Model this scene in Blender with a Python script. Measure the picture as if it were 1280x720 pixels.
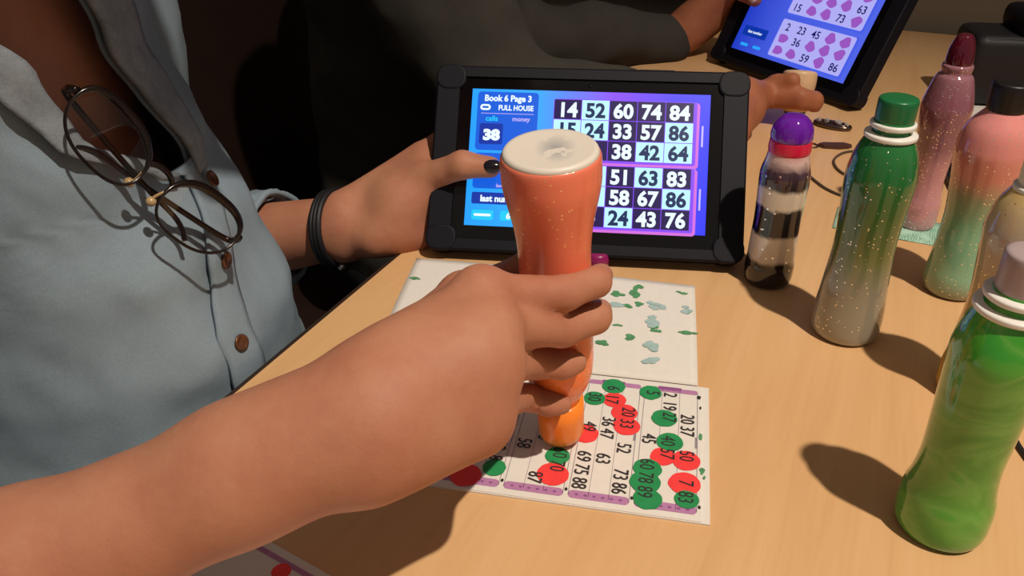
import bpy, bmesh, math, random
import numpy as np
from mathutils import Vector, Matrix, noise

for o in list(bpy.data.objects):
    bpy.data.objects.remove(o)
S = bpy.context.scene
COL = S.collection
PI = math.pi
ZT = 0.75                                  # height of the table top
random.seed(4)

# ------------------------------------------------------------------ camera
FPX, PITCH, ROLL, HC = 1027.0, math.radians(31.06), math.radians(0.478), 0.34
_f = Vector((0, math.cos(PITCH), -math.sin(PITCH)))
_r = Vector((1, 0, 0))
_d = _f.cross(_r)
CX = _r * math.cos(ROLL) + _d * math.sin(ROLL)
CY = -_r * math.sin(ROLL) + _d * math.cos(ROLL)
CAM = Vector((0, 0, ZT + HC))
cd = bpy.data.cameras.new('camera')
cd.sensor_width = 36.0
cd.lens = FPX / 1280.0 * 36.0
cd.clip_start = 0.02
cam = bpy.data.objects.new('camera', cd)
COL.objects.link(cam)
M3 = Matrix((CX, -CY, -_f)).transposed()
cam.matrix_world = Matrix.Translation(CAM) @ M3.to_4x4()
S.camera = cam

# ------------------------------------------------------------------ exposure, world, lights
S.view_settings.view_transform = 'Standard'
S.view_settings.look = 'None'
S.view_settings.exposure = 0.0
S.view_settings.gamma = 1.0
S.view_settings.use_curve_mapping = False
wd = bpy.data.worlds.new('world')
S.world = wd
wd.use_nodes = True
wd.node_tree.nodes['Background'].inputs[0].default_value = (1.0, 0.84, 0.72, 1)
wd.node_tree.nodes['Background'].inputs[1].default_value = 0.185


def lamp(name, loc, aim, power, color, cone, blend, radius):
    ld = bpy.data.lights.new(name, 'SPOT')
    ld.energy = power
    ld.color = color
    ld.spot_size = math.radians(cone)
    ld.spot_blend = blend
    ld.shadow_soft_size = radius
    o = bpy.data.objects.new(name, ld)
    o.location = loc
    o.rotation_euler = (Vector(aim) - Vector(loc)).to_track_quat('-Z', 'Y').to_euler()
    COL.objects.link(o)
    return o


lamp('ceiling_spot', (0.88, -0.47, ZT + 2.60), (0.20, 0.30, ZT), 330, (1.0, 0.87, 0.73), 50, 1.0, 0.035)


# ------------------------------------------------------------------ layout helpers
def ray(x, y):
    return CX * ((x - 640) / FPX) + CY * ((y - 360) / FPX) + _f


def T(x, y, z=0.0):
    d = ray(x, y)
    return CAM + d * ((ZT + z - CAM.z) / d.z)


def W(x, y, D):
    return CAM + ray(x, y) * D


TA = Vector((0.4226, 0.9063, 0))           # along the table's long left edge
TB = Vector((0.9063, -0.4226, 0))          # across the table


def L(b, a, z):
    return TA * a + TB * b + Vector((0, 0, ZT + z))


def toL(p):
    return (p.dot(TB), p.dot(TA), p.z - ZT)


# ------------------------------------------------------------------ materials
def lin(c):
    if isinstance(c, str):
        c = [int(c[i:i + 2], 16) / 255 for i in (0, 2, 4)]
    return tuple((x / 12.92 if x <= 0.04045 else ((x + 0.055) / 1.055) ** 2.4) for x in c) + (1,)


class NM:
    def __init__(s, name):
        s.m = bpy.data.materials.new(name)
        s.m.use_nodes = True
        s.t = s.m.node_tree
        s.b = s.t.nodes['Principled BSDF']

    def n(s, typ, **kw):
        nd = s.t.nodes.new(typ)
        for k, v in kw.items():
            if k in nd.inputs.keys():
                nd.inputs[k].default_value = v
            else:
                setattr(nd, k, v)
        return nd

    def l(s, a, b):
        s.t.links.new(a, b)

    def coords(s, kind='Object', scale=(1, 1, 1)):
        tc = s.n('ShaderNodeTexCoord')
        mp = s.n('ShaderNodeMapping')
        mp.inputs['Scale'].default_value = scale
        s.l(tc.outputs[kind], mp.inputs[0])
        return mp.outputs[0]

    def noise(s, co, scale, detail=4, rough=0.5, dist=0.0):
        n = s.n('ShaderNodeTexNoise')
        n.inputs['Scale'].default_value = scale
        n.inputs['Detail'].default_value = detail
        n.inputs['Roughness'].default_value = rough
        n.inputs['Distortion'].default_value = dist
        s.l(co, n.inputs['Vector'])
        return n.outputs['Fac']

    def ramp(s, fac, stops, interp='LINEAR'):
        r = s.n('ShaderNodeValToRGB')
        r.color_ramp.interpolation = interp
        el = r.color_ramp.elements
        while len(el) > 1:
            el.remove(el[-1])
        el[0].position = stops[0][0]
        el[0].color = lin(stops[0][1])
        for p, c in stops[1:]:
            e = el.new(p)
            e.color = lin(c)
        s.l(fac, r.inputs[0])
        return r.outputs[0]

    def math(s, op, a, b=None):
        m = s.n('ShaderNodeMath', operation=op)
        for i, v in enumerate((a, b)):
            if v is None:
                continue
            if isinstance(v, (int, float)):
                m.inputs[i].default_value = v
            else:
                s.l(v, m.inputs[i])
        return m.outputs[0]

    def mix(s, fac, a, b, mode='MIX'):
        m = s.n('ShaderNodeMix', data_type='RGBA', blend_type=mode)
        for i, v in ((0, fac), (6, a), (7, b)):
            if isinstance(v, (int, float)):
                m.inputs[i].default_value = v
            elif isinstance(v, (tuple, str)):
                m.inputs[i].default_value = lin(v) if isinstance(v, str) else v
            else:
                s.l(v, m.inputs[i])
        return m.outputs[2]

    def bump(s, h, strength=0.2, dist=0.001):
        b = s.n('ShaderNodeBump')
        b.inputs['Strength'].default_value = strength
        b.inputs['Distance'].default_value = dist
        s.l(h, b.inputs['Height'])
        s.l(b.outputs[0], s.b.inputs['Normal'])

    def set(s, color=None, rough=0.5, **kw):
        if color is not None:
            if isinstance(color, (str, tuple)):
                s.b.inputs['Base Color'].default_value = lin(color) if isinstance(color, str) else color
            else:
                s.l(color, s.b.inputs['Base Color'])
        s.b.inputs['Roughness'].default_value = rough
        for k, v in kw.items():
            s.b.inputs[k.replace('_', ' ')].default_value = v
        return s


def plain(name, color, rough=0.5, var=0.12, scale=60.0, **kw):
    m = NM(name)
    co = m.coords()
    f = m.noise(co, scale, 3)
    c = lin(color)
    lo = tuple(x * (1 - var) for x in c[:3]) + (1,)
    hi = tuple(min(1, x * (1 + var)) for x in c[:3]) + (1,)
    m.set(m.mix(f, lo, hi), rough, **kw)
    return m.m


def emit(name, color, strength):
    m = NM(name)
    m.set('050505', 0.3)
    m.b.inputs['Emission Color'].default_value = lin(color)
    m.b.inputs['Emission Strength'].default_value = strength
    return m.m


def glitter(m, base, density=900.0, thr=0.10, col='ffffff', seed=0.0):
    """small reflective flecks set into a coloured gel"""
    co = m.coords()
    v = m.n('ShaderNodeTexVoronoi')
    v.inputs['Scale'].default_value = density
    m.l(co, v.inputs['Vector'])
    sep = m.n('ShaderNodeSeparateColor')
    m.l(v.outputs['Color'], sep.inputs[0])
    pick = m.math('LESS_THAN', sep.outputs[0], thr)
    near = m.math('LESS_THAN', v.outputs['Distance'], 0.42)
    k = m.math('MULTIPLY', pick, near)
    out = m.mix(k, base, col)
    # each fleck is tilted its own way
    b = m.n('ShaderNodeBump')
    b.inputs['Strength'].default_value = 0.35
    b.inputs['Distance'].default_value = 0.0006
    m.l(m.math('MULTIPLY', k, sep.outputs[1]), b.inputs['Height'])
    m.l(b.outputs[0], m.b.inputs['Normal'])
    m.l(m.math('MULTIPLY', k, 0.8), m.b.inputs['Metallic'])
    return out


# wood of the table
def wood_mat():
    m = NM('maple_laminate')
    tc = m.n('ShaderNodeTexCoord')
    mp = m.n('ShaderNodeMapping')
    mp.inputs['Rotation'].default_value = (0, 0, math.radians(6))
    mp.inputs['Scale'].default_value = (26, 2.2, 1)
    m.l(tc.outputs['Object'], mp.inputs[0])
    g1 = m.noise(mp.outputs[0], 1.0, 6, 0.6, 1.2)
    mp2 = m.n('ShaderNodeMapping')
    mp2.inputs['Scale'].default_value = (230, 9, 1)
    m.l(tc.outputs['Object'], mp2.inputs[0])
    g2 = m.noise(mp2.outputs[0], 1.0, 3, 0.7)
    g3 = m.noise(m.coords(scale=(1, 1, 1)), 3.0, 2)
    c1 = m.ramp(g1, [(0.30, 'c59866'), (0.5, 'd2a674'), (0.72, 'dbb284')])
    c2 = m.ramp(g2, [(0.30, 'c69a6a'), (0.48, 'd5aa79'), (0.75, 'dab286')])
    c = m.mix(0.35, c1, c2)
    c3 = m.ramp(g3, [(0.3, 'cc9e6a'), (0.7, 'dab281')])
    m.set(m.mix(0.3, c, c3), 0.42)
    m.b.inputs['Specular IOR Level'].default_value = 0.35
    return m.m


def skin_mat(name, base, red, rough=0.58):
    m = NM(name)
    co = m.coords()
    n1 = m.noise(co, 26, 5, 0.65)
    n2 = m.noise(co, 340, 4, 0.65)
    c = m.mix(m.ramp(n1, [(0.35, '000000'), (0.7, 'ffffff')]), base, red)
    m.set(c, rough)
    m.b.inputs['Subsurface Weight'].default_value = 0.12
    m.b.inputs['Subsurface Radius'].default_value = (0.008, 0.003, 0.0015)
    m.b.inputs['Subsurface Scale'].default_value = 0.6
    m.b.inputs['Specular IOR Level'].default_value = 0.3
    m.bump(n2, 0.28, 0.0008)
    return m.m


def cloth_mat(name, c0, c1, weave=1500, wr=16, rough=0.9, dist=0.002, stren=0.35):
    m = NM(name)
    co = m.coords()
    n1 = m.noise(co, wr, 4, 0.6, 0.6)
    n2 = m.noise(co, weave, 2, 0.6)
    c = m.mix(m.ramp(n1, [(0.3, '000000'), (0.72, 'ffffff')]), c0, c1)
    c = m.mix(m.math('MULTIPLY', n2, 0.22), c, 'ffffff' if c0 > '5' else '606060')
    m.set(c, rough)
    m.b.inputs['Specular IOR Level'].default_value = 0.15
    h = m.math('ADD', n1, m.math('MULTIPLY', n2, 0.12))
    m.bump(h, stren, dist)
    return m.m


MAT = {}
MAT['wood'] = wood_mat()
MAT['wood_edge'] = plain('dark_edge_band', '2a1c12', 0.5)
MAT['steel'] = plain('dark_steel', '202022', 0.35, Metallic=0.8)
MAT['skin'] = skin_mat('skin_warm', 'b47e62', 'a86c54')
MAT['skin2'] = skin_mat('skin_tan', 'a8694a', '975a40')
MAT['denim'] = cloth_mat('chambray', '5c7484', '6b8392')
MAT['denim_in'] = cloth_mat('chambray_inside', '545f68', '77828a', wr=70)
MAT['dark_cloth'] = cloth_mat('dark_olive_cloth', '2f2c26', '38342d', 900, 10, 0.95)
MAT['navy_cloth'] = cloth_mat('dark_navy_trousers', '15161c', '1b1c24', 900, 10, 0.95)
MAT['black_plastic'] = plain('black_plastic', '141419', 0.55)
MAT['black_rubber'] = plain('black_rubber', '070714', 0.6, Specular_IOR_Level=0.25)
MAT['black_gloss'] = plain('black_gloss', '08080a', 0.12)
MAT['paper'] = plain('white_paper', 'ddd8cf', 0.85, 0.05, 200)
MAT['hair'] = plain('brown_hair', '2b1b12', 0.5, 0.4, 300)
MAT['white_plastic'] = plain('white_plastic', 'e4e2dc', 0.35)
MAT['floor'] = cloth_mat('dark_carpet', '1d1614', '2a201c', 600, 30, 1.0)
MAT['wall'] = plain('grey_brown_wall', '8c8272', 0.8, 0.12, 8)
MAT['wall_dark'] = plain('dark_brown_wall', '2a1c16', 0.8, 0.2, 5)
MAT['leather'] = plain('dark_brown_leather', '24140e', 0.55, 0.2, 30)
MAT['gold_trim'] = plain('varnished_trim', '8a6a34', 0.5, 0.2, 12)


# ------------------------------------------------------------------ object helpers
def tag(o, label=None, cat=None, group=None, kind=None):
    if label:
        o['label'] = label
    if cat:
        o['category'] = cat
    if group:
        o['group'] = group
    if kind:
        o['kind'] = kind
    return o


def thing(name, label, cat, mat=None, loc=None, rotz=0.0, group=None):
    o = bpy.data.objects.new(name, None)
    o.empty_display_size = 0.02
    COL.objects.link(o)
    if mat is not None:
        o.matrix_world = mat
    else:
        o.location = loc
        o.rotation_euler = (0, 0, rotz)
        o.matrix_world = Matrix.Translation(Vector(loc)) @ Matrix.Rotation(rotz, 4, 'Z')
    return tag(o, label, cat, group)


def link(name, me, mats, parent=None, smooth=True, loc=None):
    if not isinstance(mats, (list, tuple)):
        mats = [mats]
    for m in mats:
        me.materials.append(m)
    if smooth:
        for p in me.polygons:
            p.use_smooth = True
    o = bpy.data.objects.new(name, me)
    COL.objects.link(o)
    if parent:
        o.parent = parent
    if loc is not None:
        o.location = loc
    return o


def from_bm(name, bm, mats, parent=None, smooth=False, loc=None):
    me = bpy.data.meshes.new(name)
    bmesh.ops.recalc_face_normals(bm, faces=bm.faces)
    bm.to_mesh(me)
    bm.free()
    return link(name, me, mats, parent, smooth, loc)


def mesh(name, vs, fs, mats, parent=None, smooth=True, origin=None, midx=None):
    me = bpy.data.meshes.new(name)
    if origin is not None:
        vs = [(v[0] - origin[0], v[1] - origin[1], v[2] - origin[2]) for v in vs]
    me.from_pydata([tuple(v) for v in vs], [], fs)
    me.update()
    if midx is not None:
        me.polygons.foreach_set('material_index', midx)
    return link(name, me, mats, parent, smooth, origin if parent is None else None)


def rbox(bm, cx, cy, cz, sx, sy, sz, bev=0.002, seg=2, mat=None, mi=0):
    """bevelled box into bm, centred, optional 4x4 transform"""
    r = bmesh.ops.create_cube(bm, size=1.0)
    vs = r['verts']
    for v in vs:
        v.co = Vector((v.co.x * sx + cx, v.co.y * sy + cy, v.co.z * sz + cz))
    if bev > 0:
        es = list({e for v in vs for e in v.link_edges})
        rb = bmesh.ops.bevel(bm, geom=es, offset=bev, segments=seg, profile=0.5, affect='EDGES')
        vs = list({v for f in rb['faces'] for v in f.verts} | {v for v in vs if v.is_valid})
    fs = list({f for v in vs for f in v.link_faces})
    for f in fs:
        f.material_index = mi
    if mat is not None:
        for v in vs:
            v.co = mat @ v.co
    return vs


def rrect_pts(w, h, r, n=6):
    pts = []
    for cx, cy, a0 in ((w / 2 - r, h / 2 - r, 0), (-w / 2 + r, h / 2 - r, PI / 2),
                       (-w / 2 + r, -h / 2 + r, PI), (w / 2 - r, -h / 2 + r, 1.5 * PI)):
        for i in range(n + 1):
            a = a0 + PI / 2 * i / n
            pts.append((cx + r * math.cos(a), cy + r * math.sin(a)))
    return pts


def slab(bm, w, h, r, z0, z1, cx=0, cy=0, bev=0.0, mi=0, n=6):
    """rounded-rectangle plate with softened rims"""
    def ringz(inset, z):
        p = rrect_pts(w - 2 * inset, h - 2 * inset, max(r - inset, 0.0004), n)
        return [bm.verts.new((x + cx, y + cy, z)) for x, y in p]
    rings = []
    if bev > 0:
        for k in range(4):
            a = PI / 2 * k / 3
            rings.append(ringz(bev * (1 - math.sin(a)), z0 + bev * (1 - math.cos(a))))
        for k in range(4):
            a = PI / 2 * k / 3
            rings.append(ringz(bev * (1 - math.cos(a)), z1 - bev * (1 - math.sin(a))))
    else:
        rings = [ringz(0, z0), ringz(0, z1)]
    fs = []
    for A, B in zip(rings, rings[1:]):
        for i in range(len(A)):
            j = (i + 1) % len(A)
            fs.append(bm.faces.new((A[i], A[j], B[j], B[i])))
    fs.append(bm.faces.new(rings[0][::-1]))
    fs.append(bm.faces.new(rings[-1]))
    for f in fs:
        f.material_index = mi


def flat(bm, pts, z, mi=0):
    f = bm.faces.new([bm.verts.new((x, y, z)) for x, y in pts])
    f.material_index = mi
    return f


def frect(bm, cx, cy, w, h, z, mi=0, r=0.0):
    if r > 0:
        flat(bm, [(x + cx, y + cy) for x, y in rrect_pts(w, h, r, 4)], z, mi)
    else:
        flat(bm, [(cx - w / 2, cy - h / 2), (cx + w / 2, cy - h / 2), (cx + w / 2, cy + h / 2), (cx - w / 2, cy + h / 2)], z, mi)


def ftext(bm, s, cx, cy, h, z, mi=0, rot=0.0, bold=0.0, xs=1.0, align='CENTER'):
    """flat lettering, h = digit height"""
    cu = bpy.data.curves.new('t', 'FONT')
    cu.body = s
    cu.size = h / 0.73
    cu.align_x = align
    cu.offset = bold * h
    cu.resolution_u = 3
    ob = bpy.data.objects.new('t', cu)
    COL.objects.link(ob)
    dg = bpy.context.evaluated_depsgraph_get()
    me = bpy.data.meshes.new_from_object(ob.evaluated_get(dg))
    c, s_ = math.cos(rot), math.sin(rot)
    base = []
    for v in me.vertices:
        x, y = v.co.x * xs, v.co.y - h / 2
        base.append(bm.verts.new((cx + x * c - y * s_, cy + x * s_ + y * c, z)))
    for p in me.polygons:
        try:
            f = bm.faces.new([base[i] for i in p.vertices])
            f.material_index = mi
        except ValueError:
            pass
    bpy.data.objects.remove(ob)
    bpy.data.curves.remove(cu)
    bpy.data.meshes.remove(me)


def tube(bm, pts, r, seg=10, closed=False, mi=0, caps=True, flatten=None):
    """tube through points, r a number or a list"""
    n = len(pts)
    pts = [Vector(p) for p in pts]
    rs = r if isinstance(r, (list, tuple)) else [r] * n
    tan = []
    for i in range(n):
        if closed:
            t = pts[(i + 1) % n] - pts[i - 1]
        else:
            t = pts[min(i + 1, n - 1)] - pts[max(i - 1, 0)]
        tan.append(t.normalized())
    up = Vector((0, 0, 1)) if abs(tan[0].z) < 0.9 else Vector((1, 0, 0))
    nrm = (up - tan[0] * up.dot(tan[0])).normalized()
    rings = []
    for i in range(n):
        nrm = (nrm - tan[i] * nrm.dot(tan[i])).normalized()
        bi = tan[i].cross(nrm)
        rg = []
        for k in range(seg):
            a = 2 * PI * k / seg
            rg.append(bm.verts.new(pts[i] + nrm * (rs[i] * math.cos(a)) + bi * (rs[i] * math.sin(a))))
        rings.append(rg)
    m = n if closed else n - 1
    for i in range(m):
        A, B = rings[i], rings[(i + 1) % n]
        for k in range(seg):
            j = (k + 1) % seg
            bm.faces.new((A[k], A[j], B[j], B[k])).material_index = mi
    if caps and not closed:
        bm.faces.new(rings[0][::-1]).material_index = mi
        bm.faces.new(rings[-1]).material_index = mi


def spline(pts, n=8, closed=False):
    """Catmull-Rom through points"""
    P = [Vector(p) for p in pts]
    out = []
    N = len(P)
    for i in range(N if closed else N - 1):
        p0 = P[i - 1] if (closed or i > 0) else P[0]
        p1 = P[i]
        p2 = P[(i + 1) % N]
        p3 = P[(i + 2) % N] if (closed or i + 2 < N) else P[-1]
        for k in range(n):
            t = k / n
            out.append(0.5 * ((2 * p1) + (p2 - p0) * t + (2 * p0 - 5 * p1 + 4 * p2 - p3) * t * t + (3 * p1 - p0 - 3 * p2 + p3) * t ** 3))
    if not closed:
        out.append(P[-1])
    return out


def lathe(bm, prof, seg=48, mi=0, close=True):
    """prof: list of (radius, z) from bottom to top"""
    rings = []
    for r, z in prof:
        if r < 1e-6:
            rings.append([bm.verts.new((0, 0, z))])
        else:
            rings.append([bm.verts.new((r * math.cos(2 * PI * k / seg), r * math.sin(2 * PI * k / seg), z)) for k in range(seg)])
    for A, B in zip(rings, rings[1:]):
        for k in range(seg):
            j = (k + 1) % seg
            if len(A) == 1 and len(B) == 1:
                continue
            if len(A) == 1:
                f = bm.faces.new((A[0], B[j], B[k]))
            elif len(B) == 1:
                f = bm.faces.new((A[k], A[j], B[0]))
            else:
                f = bm.faces.new((A[k], A[j], B[j], B[k]))
            f.material_index = mi


def smooth_prof(p, n=6):
    q = spline([(a, b, 0) for a, b in p], n)
    return [(max(v.x, 0.0), v.y) for v in q]


# ------------------------------------------------------------------ the setting
def structure(name, bm, m):
    o = from_bm(name, bm, m)
    o['kind'] = 'structure'
    return o


def lbox(bm, b0, b1, a0, a1, z0, z1, bev=0.0, mi=0):
    """box in table-aligned axes"""
    mat = Matrix((TB, TA, Vector((0, 0, 1)))).transposed().to_4x4()
    return rbox(bm, (b0 + b1) / 2, (a0 + a1) / 2, (z0 + z1) / 2 + ZT, b1 - b0, a1 - a0, z1 - z0, bev, 2, mat, mi)


EDGE_B = toL(T(258, 515))[0]
FAR_A = toL(T(1150, 39))[1]
bm = bmesh.new(); lbox(bm, -2.6, 2.6, -1.6, FAR_A + 0.10, -ZT - 0.05, -ZT); structure('floor', bm, MAT['floor'])
bm = bmesh.new(); lbox(bm, -2.6, 2.6, FAR_A + 0.02, FAR_A + 0.10, -ZT, 1.7); structure('wall_back', bm, MAT['wall'])
bm = bmesh.new(); lbox(bm, -2.7, -2.6, -1.6, FAR_A + 0.10, -ZT, 1.7); structure('wall_left', bm, MAT['wall_dark'])
bm = bmesh.new(); lbox(bm, -2.6, -0.05, FAR_A - 0.004, FAR_A + 0.02, 0.02, 0.09, 0.004); structure('trim_1', bm, MAT['gold_trim'])

# table
tb = thing('table', 'maple laminate table with a dark edge band carrying the bottles and tablets', 'table', loc=L(0.1, 0.7, -ZT))
tb.matrix_world = Matrix.Translation(L(0.06, 0.66, -ZT)) @ Matrix((TB, TA, Vector((0, 0, 1)))).transposed().to_4x4()
tb0 = (0.06, 0.66)
A0, A1, B1 = -0.35, FAR_A - 0.005, 0.47


def tpart(name, boxes, m, bev):
    bm = bmesh.new()
    for b0, b1, a0, a1, z0, z1 in boxes:
        rbox(bm, (b0 + b1) / 2 - tb0[0], (a0 + a1) / 2 - tb0[1], (z0 + z1) / 2 + ZT, b1 - b0, a1 - a0, z1 - z0, bev)
    return from_bm(name, bm, m, tb)


tpart('tabletop', [(EDGE_B + 0.003, B1, A0, A1, -0.028, 0.0)], MAT['wood'], 0.0006)
tpart('edge_band', [(EDGE_B - 0.0005, EDGE_B + 0.0032, A0, A1, -0.029, -0.0003)], MAT['wood_edge'], 0.0004)
for b in (EDGE_B + 0.10, B1 - 0.08):
    for a in (A0 + 0.15, A1 - 0.15):
        tpart('leg', [(b - 0.025, b + 0.025, a - 0.025, a + 0.025, -ZT, -0.028)], MAT['steel'], 0.004)

# bench under both people
bn = thing('bench_seat', 'dark brown upholstered bench along the left side of the table', 'bench', loc=L(-0.62, 0.6, -ZT))
bn.matrix_world = Matrix.Translation(L(-0.62, 0.6, -ZT)) @ Matrix((TB, TA, Vector((0, 0, 1)))).transposed().to_4x4()


def bpart(name, b0, b1, a0, a1, z0, z1, bev, m):
    bm = bmesh.new()
    rbox(bm, (b0 + b1) / 2 + 0.62, (a0 + a1) / 2 - 0.6, (z0 + z1) / 2, b1 - b0, a1 - a0, z1 - z0, bev, 3)
    return from_bm(name, bm, m, bn, True)


bpart('base', -0.80, -0.44, -0.3, FAR_A - 0.04, 0, 0.34, 0.004, MAT['wall_dark'])
bpart('seat', -0.80, -0.38, -0.3, FAR_A - 0.03, 0.34, 0.435, 0.025, MAT['leather'])
bpart('backrest', -0.90, -0.80, -0.3, FAR_A - 0.03, 0.0, 0.92, 0.03, MAT['leather'])


# ------------------------------------------------------------------ bodies: smooth-union volumes meshed as one surface
def cone(p, q, r0, r1=None, k=0.006):
    return ('c', np.array(p, dtype=np.float32), np.array(q, dtype=np.float32), r0, r0 if r1 is None else r1, k)


def ell(c, radii, axes=None, k=0.02):
    A = np.eye(3, dtype=np.float32) if axes is None else np.array([list(a) for a in axes], dtype=np.float32)
    return ('e', np.array(c, dtype=np.float32), np.array(radii, dtype=np.float32), A, None, k)


def chain(pts, radii, k=0.006):
    return [cone(pts[i], pts[i + 1], radii[i], radii[i + 1], k) for i in range(len(pts) - 1)]


def field(P, prims):
    d = None
    for t, a, b, c, e, k in prims:
        if t == 'c':
            ba = b - a
            pa = P - a
            h = np.clip((pa @ ba) / max(float(ba @ ba), 1e-9), 0, 1)
            x = np.sqrt(((pa - h[:, None] * ba) ** 2).sum(1)) - (c + (e - c) * h)
        else:
            q = ((P - a) @ c.T)
            k0 = np.sqrt(((q / b) ** 2).sum(1))
            k1 = np.sqrt(((q / (b * b)) ** 2).sum(1))
            x = k0 * (k0 - 1.0) / np.maximum(k1, 1e-6)
        if d is None:
            d = x
        else:
            h = np.maximum(k - np.abs(d - x), 0) / k
            d = np.minimum(d, x) - h * h * k * 0.25
    return d


def surface(prims, res, pad=0.02, disp=None):
    lo = np.full(3, 1e9); hi = -lo
    for t, a, b, c, e, k in prims:
        if t == 'c':
            m = max(c, e)
            lo = np.minimum(lo, np.minimum(a, b) - m); hi = np.maximum(hi, np.maximum(a, b) + m)
        else:
            m = float(b.max())
            lo = np.minimum(lo, a - m); hi = np.maximum(hi, a + m)
    lo -= pad; hi += pad
    B = 12
    nb = np.ceil((hi - lo) / (res * B)).astype(int)
    n = nb * B
    V = np.full(n, 1.0, dtype=np.float32)
    # coarse pass decides which blocks touch the surface
    gi = np.stack(np.meshgrid(*[np.arange(k) for k in nb], indexing='ij'), -1).reshape(-1, 3)
    cc = (lo + (gi * B + B / 2) * res).astype(np.float32)
    dv = field(cc, prims)
    rad = res * B * 0.9 + 0.02
    off = np.stack(np.meshgrid(*[np.arange(B)] * 3, indexing='ij'), -1).reshape(-1, 3)
    act = np.abs(dv) < rad
    for g in gi[(dv < 0) & ~act]:
        V[g[0] * B:g[0] * B + B, g[1] * B:g[1] * B + B, g[2] * B:g[2] * B + B] = -1
    ag = gi[act]
    ca = cc[act]
    each = np.stack([field(ca, [p]) for p in prims], 1)
    each = np.where(np.isfinite(each), each, -1)
    near = each < each.min(1, keepdims=True) + 2.2 * res * B + 0.05
    for g, nr in zip(ag, near):
        idx = g * B + off
        P = (lo + idx * res).astype(np.float32)
        V[idx[:, 0], idx[:, 1], idx[:, 2]] = field(P, [prims[q] for q in np.flatnonzero(nr)])
    ins = V < 0
    # cells with mixed corners
    c8 = [(i, j, k) for i in (0, 1) for j in (0, 1) for k in (0, 1)]
    sl = lambda o, a: slice(o, a - 1 + o)
    cnt = np.zeros([k - 1 for k in n], dtype=np.int8)
    for o in c8:
        cnt += ins[sl(o[0], n[0]), sl(o[1], n[1]), sl(o[2], n[2])]
    cell = np.argwhere((cnt > 0) & (cnt < 8))
    key = (cell[:, 0].astype(np.int64) * n[1] + cell[:, 1]) * n[2] + cell[:, 2]
    cv = np.stack([V[cell[:, 0] + o[0], cell[:, 1] + o[1], cell[:, 2] + o[2]] for o in c8], 1)
    acc = np.zeros((len(cell), 3)); w = np.zeros(len(cell))
    for i in range(8):
        for j in range(i + 1, 8):
            if sum(abs(c8[i][q] - c8[j][q]) for q in range(3)) != 1:
                continue
            m = (cv[:, i] < 0) != (cv[:, j] < 0)
            t = np.where(m, cv[:, i] / np.where(m, cv[:, i] - cv[:, j], 1), 0)
            p = np.array(c8[i]) + t[:, None] * (np.array(c8[j]) - np.array(c8[i]))
            acc[m] += p[m]; w[m] += 1
    verts = lo + (cell + acc / w[:, None]) * res
    faces = []
    for ax in range(3):
        u, v = (ax + 1) % 3, (ax + 2) % 3
        s0 = [slice(None)] * 3; s1 = [slice(None)] * 3
        s0[ax] = slice(0, n[ax] - 1); s1[ax] = slice(1, n[ax])
        e0 = ins[tuple(s0)]; e1 = ins[tuple(s1)]
        ed = np.argwhere(e0 != e1)
        fl = e0[ed[:, 0], ed[:, 1], ed[:, 2]]
        q = []
        for du, dv_ in ((-1, -1), (0, -1), (0, 0), (-1, 0)):
            c = ed.copy(); c[:, u] += du; c[:, v] += dv_
            kk = (c[:, 0].astype(np.int64) * n[1] + c[:, 1]) * n[2] + c[:, 2]
            q.append(np.searchsorted(key, kk))
        q = np.stack(q, 1)
        q[~fl] = q[~fl][:, ::-1]
        faces.append(q)
    return verts, np.concatenate(faces)


def body_obj(name, prims, res, m, parent=None, origin=None):
    v, f = surface(prims, res)
    if origin is not None:
        v = v - np.array(origin)
    me = bpy.data.meshes.new(name)
    me.vertices.add(len(v)); me.vertices.foreach_set('co', v.astype(np.float32).ravel())
    me.loops.add(len(f) * 4); me.loops.foreach_set('vertex_index', f.astype(np.int32).ravel())
    me.polygons.add(len(f)); me.polygons.foreach_set('loop_start', np.arange(0, len(f) * 4, 4, dtype=np.int32))
    me.polygons.foreach_set('loop_total', np.full(len(f), 4, dtype=np.int32))
    me.update(calc_edges=True); me.validate()
    # relax the grid pattern
    bm = bmesh.new(); bm.from_mesh(me)
    for _ in range(2):
        bmesh.ops.smooth_vert(bm, verts=bm.verts, factor=0.5, use_axis_x=True, use_axis_y=True, use_axis_z=True)
    bm.to_mesh(me); bm.free()
    return link(name, me, m, parent, True, origin if (origin is not None and parent is None) else None)


# ------------------------------------------------------------------ tablets (built first: hands hold them)
def tablet_frame(pa, pb, lean):
    e = (pb - pa).normalized()
    nz = Vector((-e.y, e.x, 0))
    u = (nz * math.sin(lean) + Vector((0, 0, 1)) * math.cos(lean)).normalized()
    n = e.cross(u)
    c = (pa + pb) / 2
    return c, e, u, n


CW, CH, CT = 0.262, 0.159, 0.020           # rugged case
c1, e1, u1, n1 = tablet_frame(T(538, 326), T(921, 345), math.radians(36))
c2, e2, u2, n2 = tablet_frame(T(896, 82), T(1050, 137), math.radians(26))


def tab_mat(c, e, u, n, h):
    # the case's lower front rim rests on the table; local z = out of the screen
    R = Matrix((e, u, n)).transposed().to_4x4()
    lift = max(0.0, -(n * -CT).z) if False else 0.0
    back = -n * CT
    low = min(0.0, back.z)
    return Matrix.Translation(c + Vector((0, 0, -low + 0.0004))) @ R


TM1 = tab_mat(c1, e1, u1, n1, CH)
TM2 = tab_mat(c2, e2, u2, n2, CH)


def on_tab(M, px, py, off=0.0):
    n = M.to_3x3() @ Vector((0, 0, 1))
    o = M.translation + n * off
    d = ray(px, py)
    return CAM + d * ((o - CAM).dot(n) / d.dot(n))


def tl(M, x, y, z):
    return M @ Vector((x, y, z))


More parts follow.
